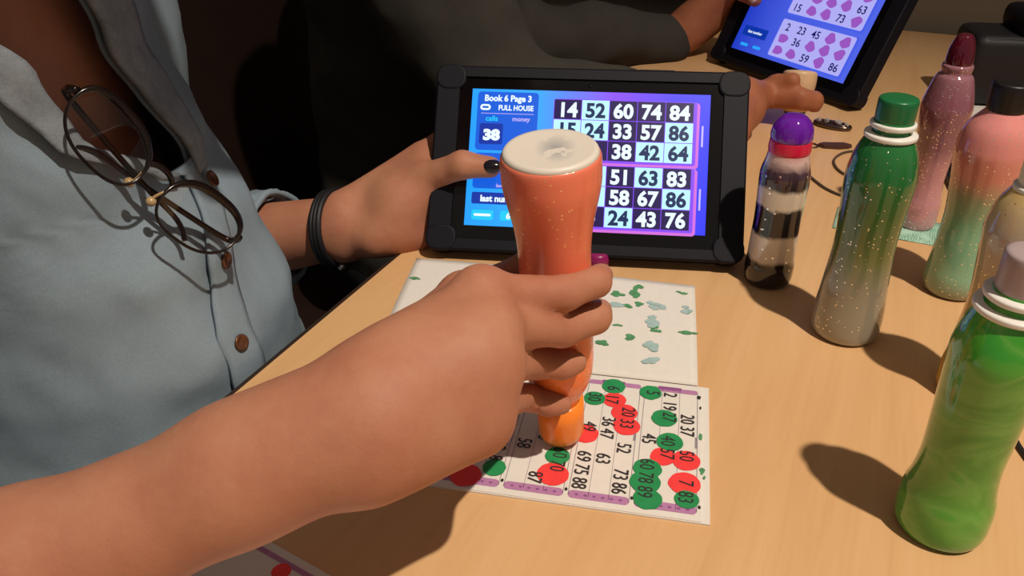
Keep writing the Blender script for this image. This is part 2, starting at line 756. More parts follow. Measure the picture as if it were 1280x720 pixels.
SC = {}
for nm, c, s in (('scr_blue', '2a62ff', 1.0), ('scr_cyan', '27a4ff', 1.0), ('scr_panel', '1264ea', 0.9), ('scr_white', 'bff4ff', 1.05),
                 ('scr_violet', '8a4bff', 1.0), ('scr_dark', '22085e', 0.7), ('scr_ink', '10306a', 0.7), ('scr_text', 'e6f6ff', 1.1),
                 ('scr_navy', '0c3ab8', 0.8), ('scr_btn', '1fd0ff', 1.0), ('scr_lilac', 'c8b8ff', 1.0), ('scr_pink', 'd86fe0', 1.0),
                 ('scr_blue2', '4a63f2', 0.9), ('scr_pale', 'b7b5ff', 0.9), ('scr_mag', 'a45ccc', 0.85), ('scr_ink2', '1a1a70', 0.7)):
    SC[nm] = emit(nm, c, s)


def grad_emit(name, stops, strength, width):
    m = NM(name)
    tc = m.n('ShaderNodeTexCoord')
    sp = m.n('ShaderNodeSeparateXYZ')
    m.l(tc.outputs['Object'], sp.inputs[0])
    f = m.math('ADD', m.math('DIVIDE', sp.outputs[0], width), 0.5)
    col = m.ramp(f, stops)
    m.set('050505', 0.3)
    m.l(col, m.b.inputs['Emission Color'])
    m.b.inputs['Emission Strength'].default_value = strength
    return m.m


SW, SH = 0.2000, 0.1180
SC['bg1'] = grad_emit('screen_backdrop_blue_violet', [(0, '1f9cff'), (0.27, '2fa8ff'), (0.40, '5a86ff'), (0.6, '8a4dff'), (0.85, '4a3dff'), (1, '2a35ff')], 1.1, SW)
SC['bg2'] = grad_emit('screen_backdrop_deep_blue', [(0, '2443d8'), (0.3, '4a63f2'), (1, '5a70ff')], 0.8, SW)


def tablet_body(t):
    bm = bmesh.new()
    slab(bm, CW, CH, 0.014, -CT, -0.0045, 0, CH / 2, 0.004)
    # raised rim round the front
    o = rrect_pts(CW, CH, 0.014, 6); i = rrect_pts(SW + 0.022, SH + 0.022, 0.004, 6)
    o2 = rrect_pts(CW - 0.003, CH - 0.003, 0.0125, 6)
    rg = [[bm.verts.new((x, y + CH / 2, z)) for x, y in q] for q, z in ((o, -0.007), (o, -0.0012), (o2, 0), (i, 0), (i, -0.004))]
    for A, B in zip(rg, rg[1:]):
        for k in range(len(A)):
            j = (k + 1) % len(A)
            bm.faces.new((A[k], A[j], B[j], B[k]))
    from_bm('case', bm, MAT['black_rubber'], t, False)
    bm = bmesh.new()
    slab(bm, SW + 0.0215, SH + 0.0215, 0.004, -0.0043, -0.0022, 0, CH / 2)
    from_bm('bezel', bm, MAT['black_gloss'], t, False)
    for sx in (-1, 1):
        for sy in (-1, 1):
            bm = bmesh.new()
            slab(bm, 0.026, 0.022, 0.0095, -CT - 0.0002, 0.0008, sx * (CW / 2 - 0.0122), CH / 2 + sy * (CH / 2 - 0.0102), 0.0018)
            o = from_bm('corner_bumper', bm, MAT['black_rubber'], t, False)
    bm = bmesh.new()
    lathe(bm, [(0, -0.0021), (0.0014, -0.0021), (0.0014, -0.0018), (0, -0.0018)], 16)
    o = from_bm('camera_lens', bm, MAT['steel'], t, True, (0.0, CH / 2 + SH / 2 + 0.006, 0))
    bm = bmesh.new()
    rbox(bm, 0.055, CH + 0.0012, -0.010, 0.030, 0.0035, 0.007, 0.001)
    from_bm('power_button', bm, MAT['black_plastic'], t, False)


t1 = thing('tablet_computer', 'black cased tablet with large bingo numbers, propped upright behind the paper book', 'tablet', mat=TM1)
tablet_body(t1)
mats = ['bg1', 'scr_panel', 'scr_white', 'scr_violet', 'scr_dark', 'scr_ink', 'scr_text', 'scr_navy', 'scr_btn', 'scr_lilac', 'scr_pink', 'scr_cyan']
MI = {m: i for i, m in enumerate(mats)}
bm = bmesh.new()
Y0 = CH / 2 + 0.001
Z = -0.0021
frect(bm, 0, Y0, SW, SH, Z, MI['bg1'])


def U(px, py):      # display pixel of the picture crop (0..1 across, 0..1 down)
    return (px - 0.5) * SW, Y0 + (0.5 - py) * SH


z1, z2, z3 = Z + 0.00015, Z + 0.0003, Z + 0.00045
x, y = U(0.155, 0.235); frect(bm, x, y, 0.260 * SW, 0.43 * SH, z1, MI['scr_panel'], 0.003)
x, y = U(0.155, 0.065); ftext(bm, 'Book 6 Page 3', x, y, 0.0054, z2, MI['scr_text'], bold=0.05, xs=0.94)
x, y = U(0.060, 0.135); frect(bm, x, y, 0.009, 0.0052, z2, MI['scr_text'], 0.0025)
x, y = U(0.060, 0.135); frect(bm, x, y, 0.0055, 0.0018, z3, MI['scr_panel'], 0.0008)
x, y = U(0.190, 0.135); ftext(bm, 'FULL HOUSE', x, y, 0.0045, z2, MI['scr_text'], bold=0.05, xs=0.86)
x, y = U(0.155, 0.180); frect(bm, x, y, 0.225 * SW, 0.0005, z2, MI['scr_lilac'])
x, y = U(0.090, 0.215); ftext(bm, 'calls', x, y, 0.0046, z2, MI['scr_btn'], bold=0.03)
x, y = U(0.215, 0.215); ftext(bm, 'money', x, y, 0.0040, z2, MI['scr_lilac'], bold=0.03)
x, y = U(0.090, 0.330); frect(bm, x, y, 0.020, 0.018, z2, MI['scr_navy'], 0.0015)
x, y = U(0.092, 0.335); ftext(bm, '38', x, y, 0.0088, z3, MI['scr_text'], bold=0.09, xs=1.15)
x, y = U(0.155, 0.60); frect(bm, x, y, 0.260 * SW, 0.26 * SH, z1, MI['scr_panel'], 0.003)
x, y = U(0.14, 0.705); ftext(bm, 'last', x, y, 0.003, z2, MI['scr_lilac'], bold=0.03)
x, y = U(0.155, 0.80); frect(bm, x, y, 0.260 * SW, 0.085 * SH, z1, MI['scr_navy'], 0.0015)
x, y = U(0.125, 0.80); ftext(bm, 'last num', x, y, 0.0054, z2, MI['scr_text'], bold=0.06)
x, y = U(0.075, 0.922); frect(bm, x, y, 0.0185, 0.0085, z1, MI['scr_btn'], 0.002)
x, y = U(0.075, 0.922); frect(bm, x, y, 0.0145, 0.0022, z2, MI['scr_text'], 0.001)
x, y = U(0.225, 0.922); frect(bm, x, y, 0.030, 0.0085, z1, MI['scr_btn'], 0.002)
x, y = U(0.185, 0.922); ftext(bm, '6', x, y, 0.0052, z2, MI['scr_text'], bold=0.06)
# the two number cards
g1_ = [[('14', 0), ('52', 1), ('60', 0), ('74', 0), ('84', 0)], [('15', 1), ('24', 1), ('33', 0), ('57', 0), ('86', 1)], [('', 1), ('', 0), ('38', 0), ('42', 1), ('64', 1)]]
g2_ = [[('', 0), ('', 1), ('51', 0), ('63', 1), ('83', 0)], [('', 1), ('', 1), ('58', 0), ('67', 0), ('86', 1)], [('', 0), ('4', 0), ('24', 1), ('43', 0), ('76', 0)]]
cw, chh = 0.1165, 0.1465
for grid, top in ((g1_, 0.060), (g2_, 0.535)):
    x, y = U(0.352 + 5 * cw / 2 + 0.012, top + 1.5 * chh + 0.018)
    frect(bm, x, y, (5 * cw + 0.025) * SW, (3 * chh + 0.035) * SH, z1 - 0.0001, MI['scr_pink'], 0.003)
    x, y = U(0.352 + 5 * cw / 2 + 0.006, top + 1.5 * chh + 0.006)
    frect(bm, x, y, (5 * cw + 0.014) * SW, (3 * chh + 0.018) * SH, z1 - 0.00004, MI['scr_violet'], 0.002)
    for r in range(3):
        for c in range(5):
            s, wht = grid[r][c]
            x, y = U(0.352 + (c + .5) * cw, top + (r + .5) * chh)
            frect(bm, x, y, cw * SW - 0.0006, chh * SH - 0.0006, z1 + 0.00004, MI['scr_white' if wht else 'scr_dark'])
            if s:
                ftext(bm, s, x, y, 0.0124, z2, MI['scr_ink' if wht else 'scr_text'], bold=0.05, xs=0.98)
for yy in (0.30, 0.75):
    x, y = U(0.972, yy); frect(bm, x, y, 0.0016, 0.018, z1, MI['scr_lilac'], 0.0006)
from_bm('display', bm, [SC[m] for m in mats], t1)

t2 = thing('tablet_computer', 'black cased tablet at the back of the table, bingo card daubed with pink marks', 'tablet', mat=TM2)
tablet_body(t2)
mats2 = ['bg2', 'scr_pale', 'scr_mag', 'scr_ink2', 'scr_text', 'scr_navy', 'scr_cyan', 'scr_lilac', 'scr_blue2']
MI = {m: i for i, m in enumerate(mats2)}
bm = bmesh.new()
frect(bm, 0, Y0, SW, SH, Z, MI['bg2'])
x, y = U(0.135, 0.16); frect(bm, x, y, 0.010, 0.010, z1, MI['scr_cyan'], 0.001)
x, y = U(0.24, 0.14); frect(bm, x, y, 0.012, 0.016, z1, MI['scr_lilac'], 0.001)
x, y = U(0.15, 0.76); frect(bm, x, y, 0.044, 0.014, z1, MI['scr_navy'], 0.001)
x, y = U(0.15, 0.76); ftext(bm, 'last number', x, y, 0.004, z2, MI['scr_text'], bold=0.03)
for xx in (0.10, 0.22):
    x, y = U(xx, 0.92); frect(bm, x, y, 0.014, 0.004, z1, MI['scr_cyan'], 0.001)
G1 = [['*', '', '42', '*', '*'], ['*', '*', '*', '*', '63'], ['15', '*', '*', '73', '*']]
G2 = [['2', '23', '45', '*', '*'], ['*', '36', '*', '*', '*'], ['*', '*', '59', '*', '86']]
for grid, top in ((G1, 0.03), (G2, 0.525)):
    x, y = U(0.645, top + 0.222); frect(bm, x, y, 0.64 * SW, 0.45 * SH, z1 - 0.0001, MI['scr_blue2'], 0.003)
    x, y = U(0.64, top + 0.212); frect(bm, x, y, 0.61 * SW, 0.425 * SH, z1, MI['scr_pale'], 0.003)
    for r in range(3):
        for c in range(5):
            s = grid[r][c]
            x, y = U(0.34 + (c + .5) * 0.12, top + 0.01 + (r + .5) * 0.135)
            if s == '*':
                flat(bm, [(x + 0.0078 * math.cos(a) * (1 + 0.18 * math.sin(3 * a + r + c)), y + 0.0066 * math.sin(a) * (1 + 0.15 * math.cos(2 * a + c))) for a in [2 * PI * q / 20 for q in range(20)]], z2, MI['scr_mag'])
            elif s:
                ftext(bm, s, x, y, 0.0102, z2, MI['scr_ink2'], bold=0.02)
from_bm('display', bm, [SC[m] for m in mats2], t2)


# ------------------------------------------------------------------ dabber bottles
def zcoord(m, height):
    tc = m.n('ShaderNodeTexCoord')
    sp = m.n('ShaderNodeSeparateXYZ')
    m.l(tc.outputs['Object'], sp.inputs[0])
    return m.math('DIVIDE', sp.outputs[2], height)


def bottle_mat(name, stops, height, warp=0.03, wscale=40, gl=None, interp='LINEAR', swirl=None, rough=0.12, coat=0.6):
    m = NM(name)
    z = zcoord(m, height)
    co = m.coords()
    w = m.noise(co, wscale, 4, 0.6, 0.8)
    f = m.math('ADD', z, m.math('MULTIPLY', m.math('SUBTRACT', w, 0.5), warp))
    c = m.ramp(f, stops, interp)
    if swirl:
        cols, sc = swirl
        s = m.noise(m.coords(scale=(1, 1, 1.8)), sc, 3, 0.5, 1.6)
        c = m.mix(0.66, c, m.ramp(s, cols))
    if gl:
        c = glitter(m, c, *gl)
    m.set(c, rough)
    m.b.inputs['Coat Weight'].default_value = coat
    m.b.inputs['Coat Roughness'].default_value = 0.05
    return m.m


def profile(h, rb, rw, rs, zw=0.42, zs=0.74, neck=0.0115):
    """waisted dabber: round foot, narrow waist, broad shoulder, neck"""
    return smooth_prof([(0, 0), (rb * .6, 0.0), (rb * .88, 0.0012), (rb * .985, 0.006), (rb, 0.016), (rb * .97, h * 0.17), (rw + (rb - rw) * .35, h * zw * .68),
                        (rw, h * zw), (rw + (rs - rw) * .4, h * (zw + (zs - zw) * .5)), (rs, h * zs), (rs * 0.985, h * (zs + 0.06)), (rs * .86, h * (zs + 0.14)), (neck * 1.25, h * (zs + 0.205)),
                        (neck, h * (zs + 0.23)), (neck, h * 0.995), (0, h)], 4)


def bottle(label, loc, h, rb, rw, rs, mat, capm, cap_h=0.022, cap_r=0.0135, collar=None, dome=False, zw=0.42, zs=0.74, M=None, capz=0.985, group=None, collar_r=None):
    b = thing('bingo_dabber', label, 'bingo dabber', group='bingo dabbers standing on the table', mat=M if M is not None else Matrix.Translation(Vector(loc)) @ Matrix.Rotation(random.uniform(0, 6), 4, 'Z'))
    bm = bmesh.new()
    lathe(bm, profile(h, rb, rw, rs, zw, zs), 56)
    from_bm('bottle', bm, mat, b, True)
    zc = h * capz
    if collar is not None:
        cr = collar_r or cap_r * 1.12
        bm = bmesh.new()
        if dome:
            lathe(bm, smooth_prof([(cr * .8, zc - 0.010), (cr, zc - 0.009), (cr * 1.03, zc - 0.005), (cr * .98, zc + 0.001), (cr * .8, zc + 0.002)], 3), 40)
        for zz in () if dome else (zc - 0.009, zc - 0.002):
            q = cr if zz > zc - 0.005 else cr * 1.16
            lathe(bm, smooth_prof([(q * .7, zz - 0.0022), (q, zz - 0.0015), (q * 1.04, zz), (q, zz + 0.0015), (q * .7, zz + 0.0022)], 3), 40)
        from_bm('collar', bm, collar, b, True)
    bm = bmesh.new()
    if dome:
        lathe(bm, smooth_prof([(cap_r * .9, zc), (cap_r * 1.08, zc + 0.001), (cap_r * 1.10, zc + cap_h * .3), (cap_r * .98, zc + cap_h * .62), (cap_r * .62, zc + cap_h * .93), (cap_r * 0.25, zc + cap_h), (0, zc + cap_h)], 4), 40)
    else:
        lathe(bm, smooth_prof([(cap_r * .9, zc), (cap_r, zc + 0.0006), (cap_r * 1.03, zc + cap_h * .5), (cap_r * 1.02, zc + cap_h * .85), (cap_r * .93, zc + cap_h * .97), (cap_r * .6, zc + cap_h), (0, zc + cap_h)], 4), 40)
    o = from_bm('cap', bm, capm, b, True)
    return b


B_DK = bottle_mat('green_to_silver_glitter', [(0, '9c9686'), (0.28, '8c8874'), (0.42, '66703f'), (0.62, '3c6430'), (0.75, '256a34'), (1, '25763c')], 0.165, 0.05, 40, (800, 0.05, 'fff6e0'))
B_ST = bottle_mat('black_white_bands', [(0, '1a1214'), (0.17, '1c1416'), (0.20, 'c9bcae'), (0.36, 'd6c9b8'), (0.385, '17131a'), (0.545, '1a161c'), (0.57, 'd2c4b0'), (0.66, 'd8cbb8'), (0.69, '2a2024'), (0.80, '4a3440'), (0.86, 'd8b8b0'), (0.93, 'c77a84'), (1, 'd89aa0')], 0.125, 0.10, 45, (500, 0.02, 'ffffff'))
B_PK = bottle_mat('pink_glitter', [(0, 'c98f94'), (0.40, 'c2888e'), (0.52, '94606c'), (0.8, '8a5664'), (1, '9a6a74')], 0.15, 0.06, 40, (800, 0.10, 'ffe8ee'))
B_PG = bottle_mat('mint_to_pink', [(0, '8a7a5e'), (0.12, '86b898'), (0.42, '7fb893'), (0.56, '96a07e'), (0.68, 'd88a7c'), (1, 'e08f8c')], 0.15, 0.07, 35, (800, 0.05, 'fff0e0'))
B_GD = bottle_mat('gold_and_grey', [(0, 'd8a83c'), (0.4, 'd2a040'), (0.6, 'b09a78'), (0.8, 'b0a498'), (1, 'd8b868')], 0.15, 0.12, 35, (800, 0.05, 'fff0c0'))
B_LG = bottle_mat('bright_green_swirl', [(0, '2f9a2a'), (0.12, '46b43c'), (0.2, '4a9a34'), (0.55, '5c9a3e'), (0.78, '3f9a2c'), (0.85, '35b82f'), (1, '30a02a')], 0.152, 0.16, 30, None,
                  swirl=([(0.28, '2a7420'), (0.42, '46902e'), (0.52, '6fa64c'), (0.57, '419c34'), (0.75, '34b03e')], 15))
B_OR = bottle_mat('orange_glitter', [(0, 'ee7e62'), (0.5, 'f27c58'), (1, 'fa8436')], 0.15, 0.05, 40, (850, 0.05, 'ffd9a0'), rough=0.3, coat=0.25)
CAP_G = plain('green_cap', '1c6a3c', 0.3, 0.1)
CAP_R = plain('red_collar', 'd02044', 0.25)
CAP_O = plain('orange_cap', 'ff8a30', 0.25)
CAP_GY = plain('grey_lilac_cap', 'a8989a', 0.3)
CAP_K = plain('black_cap', '131013', 0.4)
m = NM('purple_clear_cap'); m.set('7a22c0', 0.08, Transmission_Weight=0.35, IOR=1.4, Coat_Weight=0.8); CAP_P = m.m
m = NM('dark_red_clear_cap'); m.set('5a0c26', 0.08, Transmission_Weight=0.25, IOR=1.4, Coat_Weight=0.8); CAP_DR = m.m
WHITE = MAT['white_plastic']

bottle('dark green glitter dabber fading to silver at its foot, green screw cap with white ring', T(1054, 414), 0.163, 0.0238, 0.0200, 0.0222, B_DK, CAP_G, 0.0155, 0.0118, WHITE, zw=0.45, zs=0.72, collar_r=0.0135)
sb = bottle('black and white banded dabber with a purple domed cap beside the upright tablet', T(958, 350), 0.122, 0.0190, 0.0176, 0.0186, B_ST, CAP_P, 0.019, 0.0138, CAP_R, dome=True, zw=0.45, zs=0.72, collar_r=0.0150)
bottle('pink glitter dabber with a dark red domed cap, at the back by the banknote', T(1143, 281), 0.148, 0.0170, 0.0140, 0.0200, B_PK, CAP_DR, 0.026, 0.0095, None, dome=True, zw=0.32, zs=0.72)
bottle('mint and pink glitter dabber with a black cap in front of the black case', T(1187, 362), 0.150, 0.0215, 0.0195, 0.0250, B_PG, CAP_K, 0.020, 0.0130, None, zw=0.42, zs=0.76)
bottle('gold and grey dabber at the right edge behind the bright green one', T(1212, 490), 0.150, 0.0220, 0.0185, 0.0225, B_GD, WHITE, 0.018, 0.0125, WHITE, zw=0.45, zs=0.76)
bottle('bright green marbled dabber standing nearest at the lower right', T(1171, 656), 0.150, 0.0230, 0.0192, 0.0215, B_LG, CAP_GY, 0.020, 0.0118, WHITE, zw=0.33, zs=0.73, collar_r=0.0150)

# the orange dabber held upside down on the book
tip = T(702, 548, 0.0022)
top = W(688, 187, 0.392)
ax = (top - tip)
DL = ax.length
zx = ax.normalized()
xx_ = Vector((1, 0, 0)); xx_ = (xx_ - zx * xx_.dot(zx)).normalized()
DM = Matrix((xx_, -zx.cross(xx_), -zx)).transposed()
DM4 = Matrix.Translation(top) @ DM.to_4x4()       # local z runs from the white base down to the tip
db = thing('bingo_dabber', 'orange glitter dabber held upside down in the near hand, white base up', 'bingo dabber', mat=DM4)
bm = bmesh.new()
hB = DL - 0.022
lathe(bm, smooth_prof([(0.0200, 0.0015), (0.0225, 0.0012), (0.0244, 0.003), (0.0248, 0.010), (0.0242, 0.020), (0.0205, 0.040), (0.0190, 0.056), (0.0192, 0.075), (0.0198, hB * .72), (0.0185, hB * .82), (0.0135, hB * .9), (0.0115, hB * .93), (0.0115, hB), (0, hB + .0005)], 5), 56)
from_bm('bottle', bm, B_OR, db, True)
bm = bmesh.new()
lathe(bm, [(0, -0.0006), (0.0205, -0.0006), (0.0222, -0.0008), (0.0232, 0.0004), (0.0238, 0.0022), (0.0225, 0.0028), (0, 0.0028)], 56)
MBASE = NM('white_base_smudged')
co = MBASE.coords()
sm = MBASE.noise(co, 90, 3, 0.6)
gr = MBASE.n('ShaderNodeTexGradient', gradient_type='SPHERICAL')
mp = MBASE.n('ShaderNodeMapping'); mp.inputs['Scale'].default_value = (95, 60, 95); mp.inputs['Location'].default_value = (-0.25, 0, 0)
MBASE.l(co, mp.inputs[0]); MBASE.l(mp.outputs[0], gr.inputs[0])
fac = MBASE.math('MULTIPLY', gr.outputs['Fac'], MBASE.math('GREATER_THAN', sm, 0.46))
MBASE.set(MBASE.mix(fac, 'd9d2c6', '9a9a9c'), 0.45)
from_bm('base_disc', bm, MBASE.m, db, True)
bm = bmesh.new()
lathe(bm, [(0.0118, hB - 0.012), (0.0138, hB - 0.0115), (0.0140, hB), (0.0138, hB + 0.012), (0.0128, hB + 0.016), (0.0096, hB + 0.018), (0.0075, DL), (0, DL)], 40)
from_bm('cap', bm, CAP_O, db, True)


def dab_at(t, r=0.0, ang=0.0):
    """point on the held dabber: distance t down from its base, r off the axis"""
    return DM4 @ Vector((r * math.cos(ang), r * math.sin(ang), t))


# ------------------------------------------------------------------ person in the denim shirt
def hand_prims(wr, palm_in, mcps, fingers, thumb, rf=0.0085, wrist_r=0.026):
    """wr: wrist centre; mcps: 4 knuckles; fingers: per finger list of joints after the knuckle; thumb: joints from its root"""
    pr = []
    for i, m in enumerate(mcps):
        w = wr + palm_in * 0.0 + (mcps[i] - sum(mcps, Vector()) / 4) * 0.55
        pr.append(cone(w, m, 0.0145, 0.0108, 0.012))
    # fleshy palm body
    c = (wr * 0.45 + sum(mcps, Vector()) / 4 * 0.55) + palm_in * 0.008
    pr.append(cone(wr * .7 + c * .3, c, 0.021, 0.020, 0.014))
    for i, fj in enumerate(fingers):
        s = (0.97, 1.03, 0.97, 0.86)[i]
        pts = [mcps[i]] + fj
        rr = [rf * 1.16 * s, rf * 1.05 * s, rf * .95 * s, rf * .80 * s][:len(pts)]
        pr += chain(pts, rr, 0.0035)
    rr = [0.017, 0.0125, 0.0112, 0.0092][:len(thumb)]
    pr += chain(thumb, rr, 0.006)
    return pr


nF, nS = TB, TA                           # she faces across the table
# right arm with the orange dabber
RSH = L(-0.455, 0.185, 0.30)
REL = W(-300, 868, 0.335)
RWR = W(454, 524, 0.342)
axd = DM4.to_3x3() @ Vector((0, 0, 1))    # down the dabber
mcp = [W(600, 366, 0.380), W(612, 408, 0.368), W(612, 458, 0.362), W(598, 512, 0.362)]
# proximal phalanges cross the near side of the dabber, the rest curl round behind it
towards = (CAM - dab_at(0.07)).normalized()
towards = (towards - zx * towards.dot(zx)).normalized()
rightv = towards.cross(zx); rightv = rightv if rightv.x > 0 else -rightv


def round_dab(t, deg, r):
    a = math.radians(deg)             # 0 = facing the camera, 90 = right, 180 = far side
    c = DM4 @ Vector((0, 0, t))
    return c + towards * (r * math.cos(a)) + rightv * (r * math.sin(a))


def t_of(y):                              # how far down the dabber a picture row lies
    best = min(range(0, 190, 2), key=lambda q: abs(prj(DM4 @ Vector((0, 0, q / 1000)))[1] - y))
    return best / 1000


def prj(w):
    v = Vector(w) - CAM
    z = v.dot(_f)
    return 640 + FPX * v.dot(CX) / z, 360 + FPX * v.dot(CY) / z, z


rows = [322, 366, 412, 466]
fr = []
for i, yv in enumerate(rows):
    t = t_of(yv)
    rad = 0.0195 + 0.0082 if i < 3 else 0.0150 + 0.0082
    if i == 2:
        rad = 0.0190 + 0.008
    a1, a2, a3 = ((8, 50, 72), (4, 48, 68), (-24, 4, 22), (-44, -16, 4))[i]
    fr.append([round_dab(t, a1, rad + 0.004), round_dab(t + 0.004, a2, rad - 0.001), round_dab(t + 0.006, a3, rad - 0.003)])
tt = t_of(350)
thumbR = [W(505, 452, 0.352), W(580, 372, 0.405), round_dab(tt + 0.008, -105, 0.031), round_dab(tt + 0.004, -165, 0.0305)]
palm_in = (dab_at(0.085) - mcp[1]).normalized()
P1 = []
P1 += chain([RSH, REL], [0.050, 0.039], 0.03)
mid = REL.lerp(RWR, 0.42)
P1 += [cone(REL, mid, 0.038, 0.0325, 0.02), cone(mid, RWR, 0.0325, 0.0240, 0.02)]
P1 += [cone(REL.lerp(RWR, 0.8) + Vector((0, 0.0, 0.003)), RWR.lerp(mcp[1], 0.1), 0.0252, 0.0240, 0.02)]
P1 += hand_prims(RWR, palm_in, mcp, fr, thumbR)
P1 += [cone(W(470, 545, 0.345), W(592, 528, 0.366), 0.024, 0.0155, 0.02)]
P1 += [cone(q_, q_ + Vector((0.001, 0, 0)), 0.0128, 0.0128, 0.007) for q_ in mcp]
P1 += [cone(W(505, 485, 0.354), mcp[1].lerp(mcp[2], .5) * .8 + RWR * .2, 0.022, 0.017, 0.02)]

# left arm with the tablet
LSH = L(-0.615, 0.495, 0.30)
LEL = W(205, 320, 0.80)
LWR = W(432, 283, 0.725)
tx = -CW / 2
thumbL = [W(492, 283, 0.712), W(533, 222, 0.704), on_tab(TM1, 578, 206, 0.0115), on_tab(TM1, 613, 209, 0.0098)]
mcpL = [W(527, 192, 0.735), W(538, 215, 0.752), W(540, 245, 0.752), W(536, 272, 0.742)]
fl = []
for i in range(4):
    yv = 0.103 - i * 0.021
    fl.append([tl(TM1, tx + 0.004, yv + 0.002, -CT - 0.012), tl(TM1, tx + 0.034, yv + 0.004, -CT - 0.0095), tl(TM1, tx + 0.056 - 0.006 * abs(i - 1), yv + 0.004, -CT - 0.0085)])
P1 += chain([LSH, LEL], [0.050, 0.042], 0.03)
midL = LEL.lerp(LWR, 0.40)
P1 += [cone(LEL, midL, 0.041, 0.036, 0.02), cone(midL, LWR, 0.036, 0.027, 0.02)]
P1 += hand_prims(LWR, Vector((0, 0, 0)), mcpL, fl, thumbL)
P1 += [cone(W(470, 296, 0.712), W(522, 292, 0.722), 0.019, 0.017, 0.012)]
P1 += [cone(W(500, 245, 0.715), W(530, 205, 0.722), 0.020, 0.014, 0.014)]
P1 += [cone(W(492, 262, 0.716), W(528, 252, 0.724), 0.021, 0.018, 0.02)]


def trunk(sh_r, sh_l, cb, ca, hips_b, head_b, head_z, up=0.30, ha=None):
    ha = ca if ha is None else ha
    ax3 = (TB, TA, Vector((0, 0, 1)))
    ta = (sh_l - sh_r); ta.z = 0; ta.normalize(); ax4 = (ta.cross(Vector((0, 0, 1))), ta, Vector((0, 0, 1)))
    pr = [ell(L(hips_b, ca, -0.20), (0.115, 0.165, 0.13), ax3, 0.05),
          ell(L((cb + hips_b) / 2, ca, -0.02), (0.100, 0.112, 0.16), ax3, 0.04),
          ell(L(cb - 0.012, ca, 0.17), (0.078, 0.122, 0.17), ax4, 0.04),
          cone(sh_r, sh_l, 0.046, 0.046, 0.03),
          cone(L(cb - 0.01, ca, up + 0.02), L(head_b - 0.045, ha, head_z - 0.06), 0.060, 0.052, 0.04)]
    # head, face looking down at the table
    ch = L(head_b, ha, head_z)
    tilt = math.radians(38)
    fw = (TB * math.cos(tilt) - Vector((0, 0, 1)) * math.sin(tilt)).normalized()
    upv = (TB * math.sin(tilt) + Vector((0, 0, 1)) * math.cos(tilt)).normalized()
    pr += [ell(ch, (0.092, 0.074, 0.098), (fw, TA, upv), 0.02),
           ell(ch + fw * 0.038 - upv * 0.055, (0.052, 0.055, 0.062), (fw, TA, upv), 0.03),
           cone(ch + fw * 0.089 + upv * 0.004, ch + fw * 0.110 - upv * 0.028, 0.007, 0.011, 0.012),
           ell(ch + fw * 0.086 - upv * 0.060, (0.012, 0.024, 0.007), (fw, TA, upv), 0.008),
           ell(ch + fw * 0.080 - upv * 0.092, (0.014, 0.020, 0.013), (fw, TA, upv), 0.02)]
    for s in (-1, 1):
        pr += [ell(ch - fw * 0.005 - upv * 0.012 + TA * (s * 0.076), (0.017, 0.007, 0.030), (fw, TA, upv), 0.006),
               ell(ch + fw * 0.086 + upv * 0.022 + TA * (s * 0.032), (0.008, 0.022, 0.006), (fw, TA, upv), 0.010)]
    return pr, ch, fw, upv


CB1, CA1 = -0.535, 0.355
tk, ch1, fw1, up1 = trunk(RSH, LSH, CB1, CA1, -0.53, -0.30, 0.52, 0.30, 0.33)
P1 += tk
for s in (-1, 1):                          # thighs, shins, feet under the table
    hip = L(-0.53, CA1 + s * 0.09, -0.225)
    kn = L(-0.17, CA1 + s * 0.12, -0.225)
    an = L(-0.16, CA1 + s * 0.12, -ZT + 0.07)
    P1 += chain([hip, kn], [0.080, 0.060], 0.03) + chain([kn, an], [0.055, 0.038], 0.02) + chain([an, an + TB * 0.13 - Vector((0, 0, 0.035))], [0.036, 0.026], 0.02)

OR1 = L(-0.53, CA1, -0.31)
p1 = body_obj('person', P1, 0.0026, MAT['skin'], None, OR1)
tag(p1, 'person in a light blue denim shirt dabbing the book and holding the upright tablet', 'person')


def headgear(p, ch, fw, upv, org, long=True):
    pr = [ell(ch - fw * 0.018 + upv * 0.016, (0.098, 0.087, 0.104), (fw, TA, upv), 0.01),
          ell(ch - fw * 0.065 - upv * 0.06, (0.050, 0.080, 0.10), (fw, TA, upv), 0.04)]
    v, f = surface(pr, 0.006)
    # hair stops at the face
    nv = []
    keep = [((Vector(x) - ch).dot(fw) < 0.052 + 0.5 * max(0, (Vector(x) - ch).dot(upv) - 0.03)) for x in v]
    fs = [tuple(int(i) for i in q) for q in f if all(keep[i] for i in q)]
    o = mesh('hair', [tuple(Vector(x) - Vector(org)) for x in v], fs, MAT['hair'], p)
    md = o.modifiers.new('thick', 'SOLIDIFY'); md.thickness = 0.006; md.offset = -1
    return o


headgear(p1, ch1, fw1, up1, OR1)
m = NM('eye_white'); m.set('e8e4e0', 0.2); EYE = m.m
m = NM('eye_iris'); m.set('2a1a10', 0.15); IRIS = m.m


def eyes(p, ch, fw, upv, org):
    for s in (-1, 1):
        c = ch + fw * 0.078 + TA * (s * 0.032) + upv * 0.004
        bm = bmesh.new()
        bmesh.ops.create_uvsphere(bm, u_segments=16, v_segments=10, radius=0.012)
        for f in bm.faces:
            f.material_index = 1 if (f.calc_center_median().normalized().dot(fw)) > 0.88 else 0
        o = from_bm('eye', bm, [EYE, IRIS], p, True, c - Vector(org))


eyes(p1, ch1, fw1, up1, OR1)


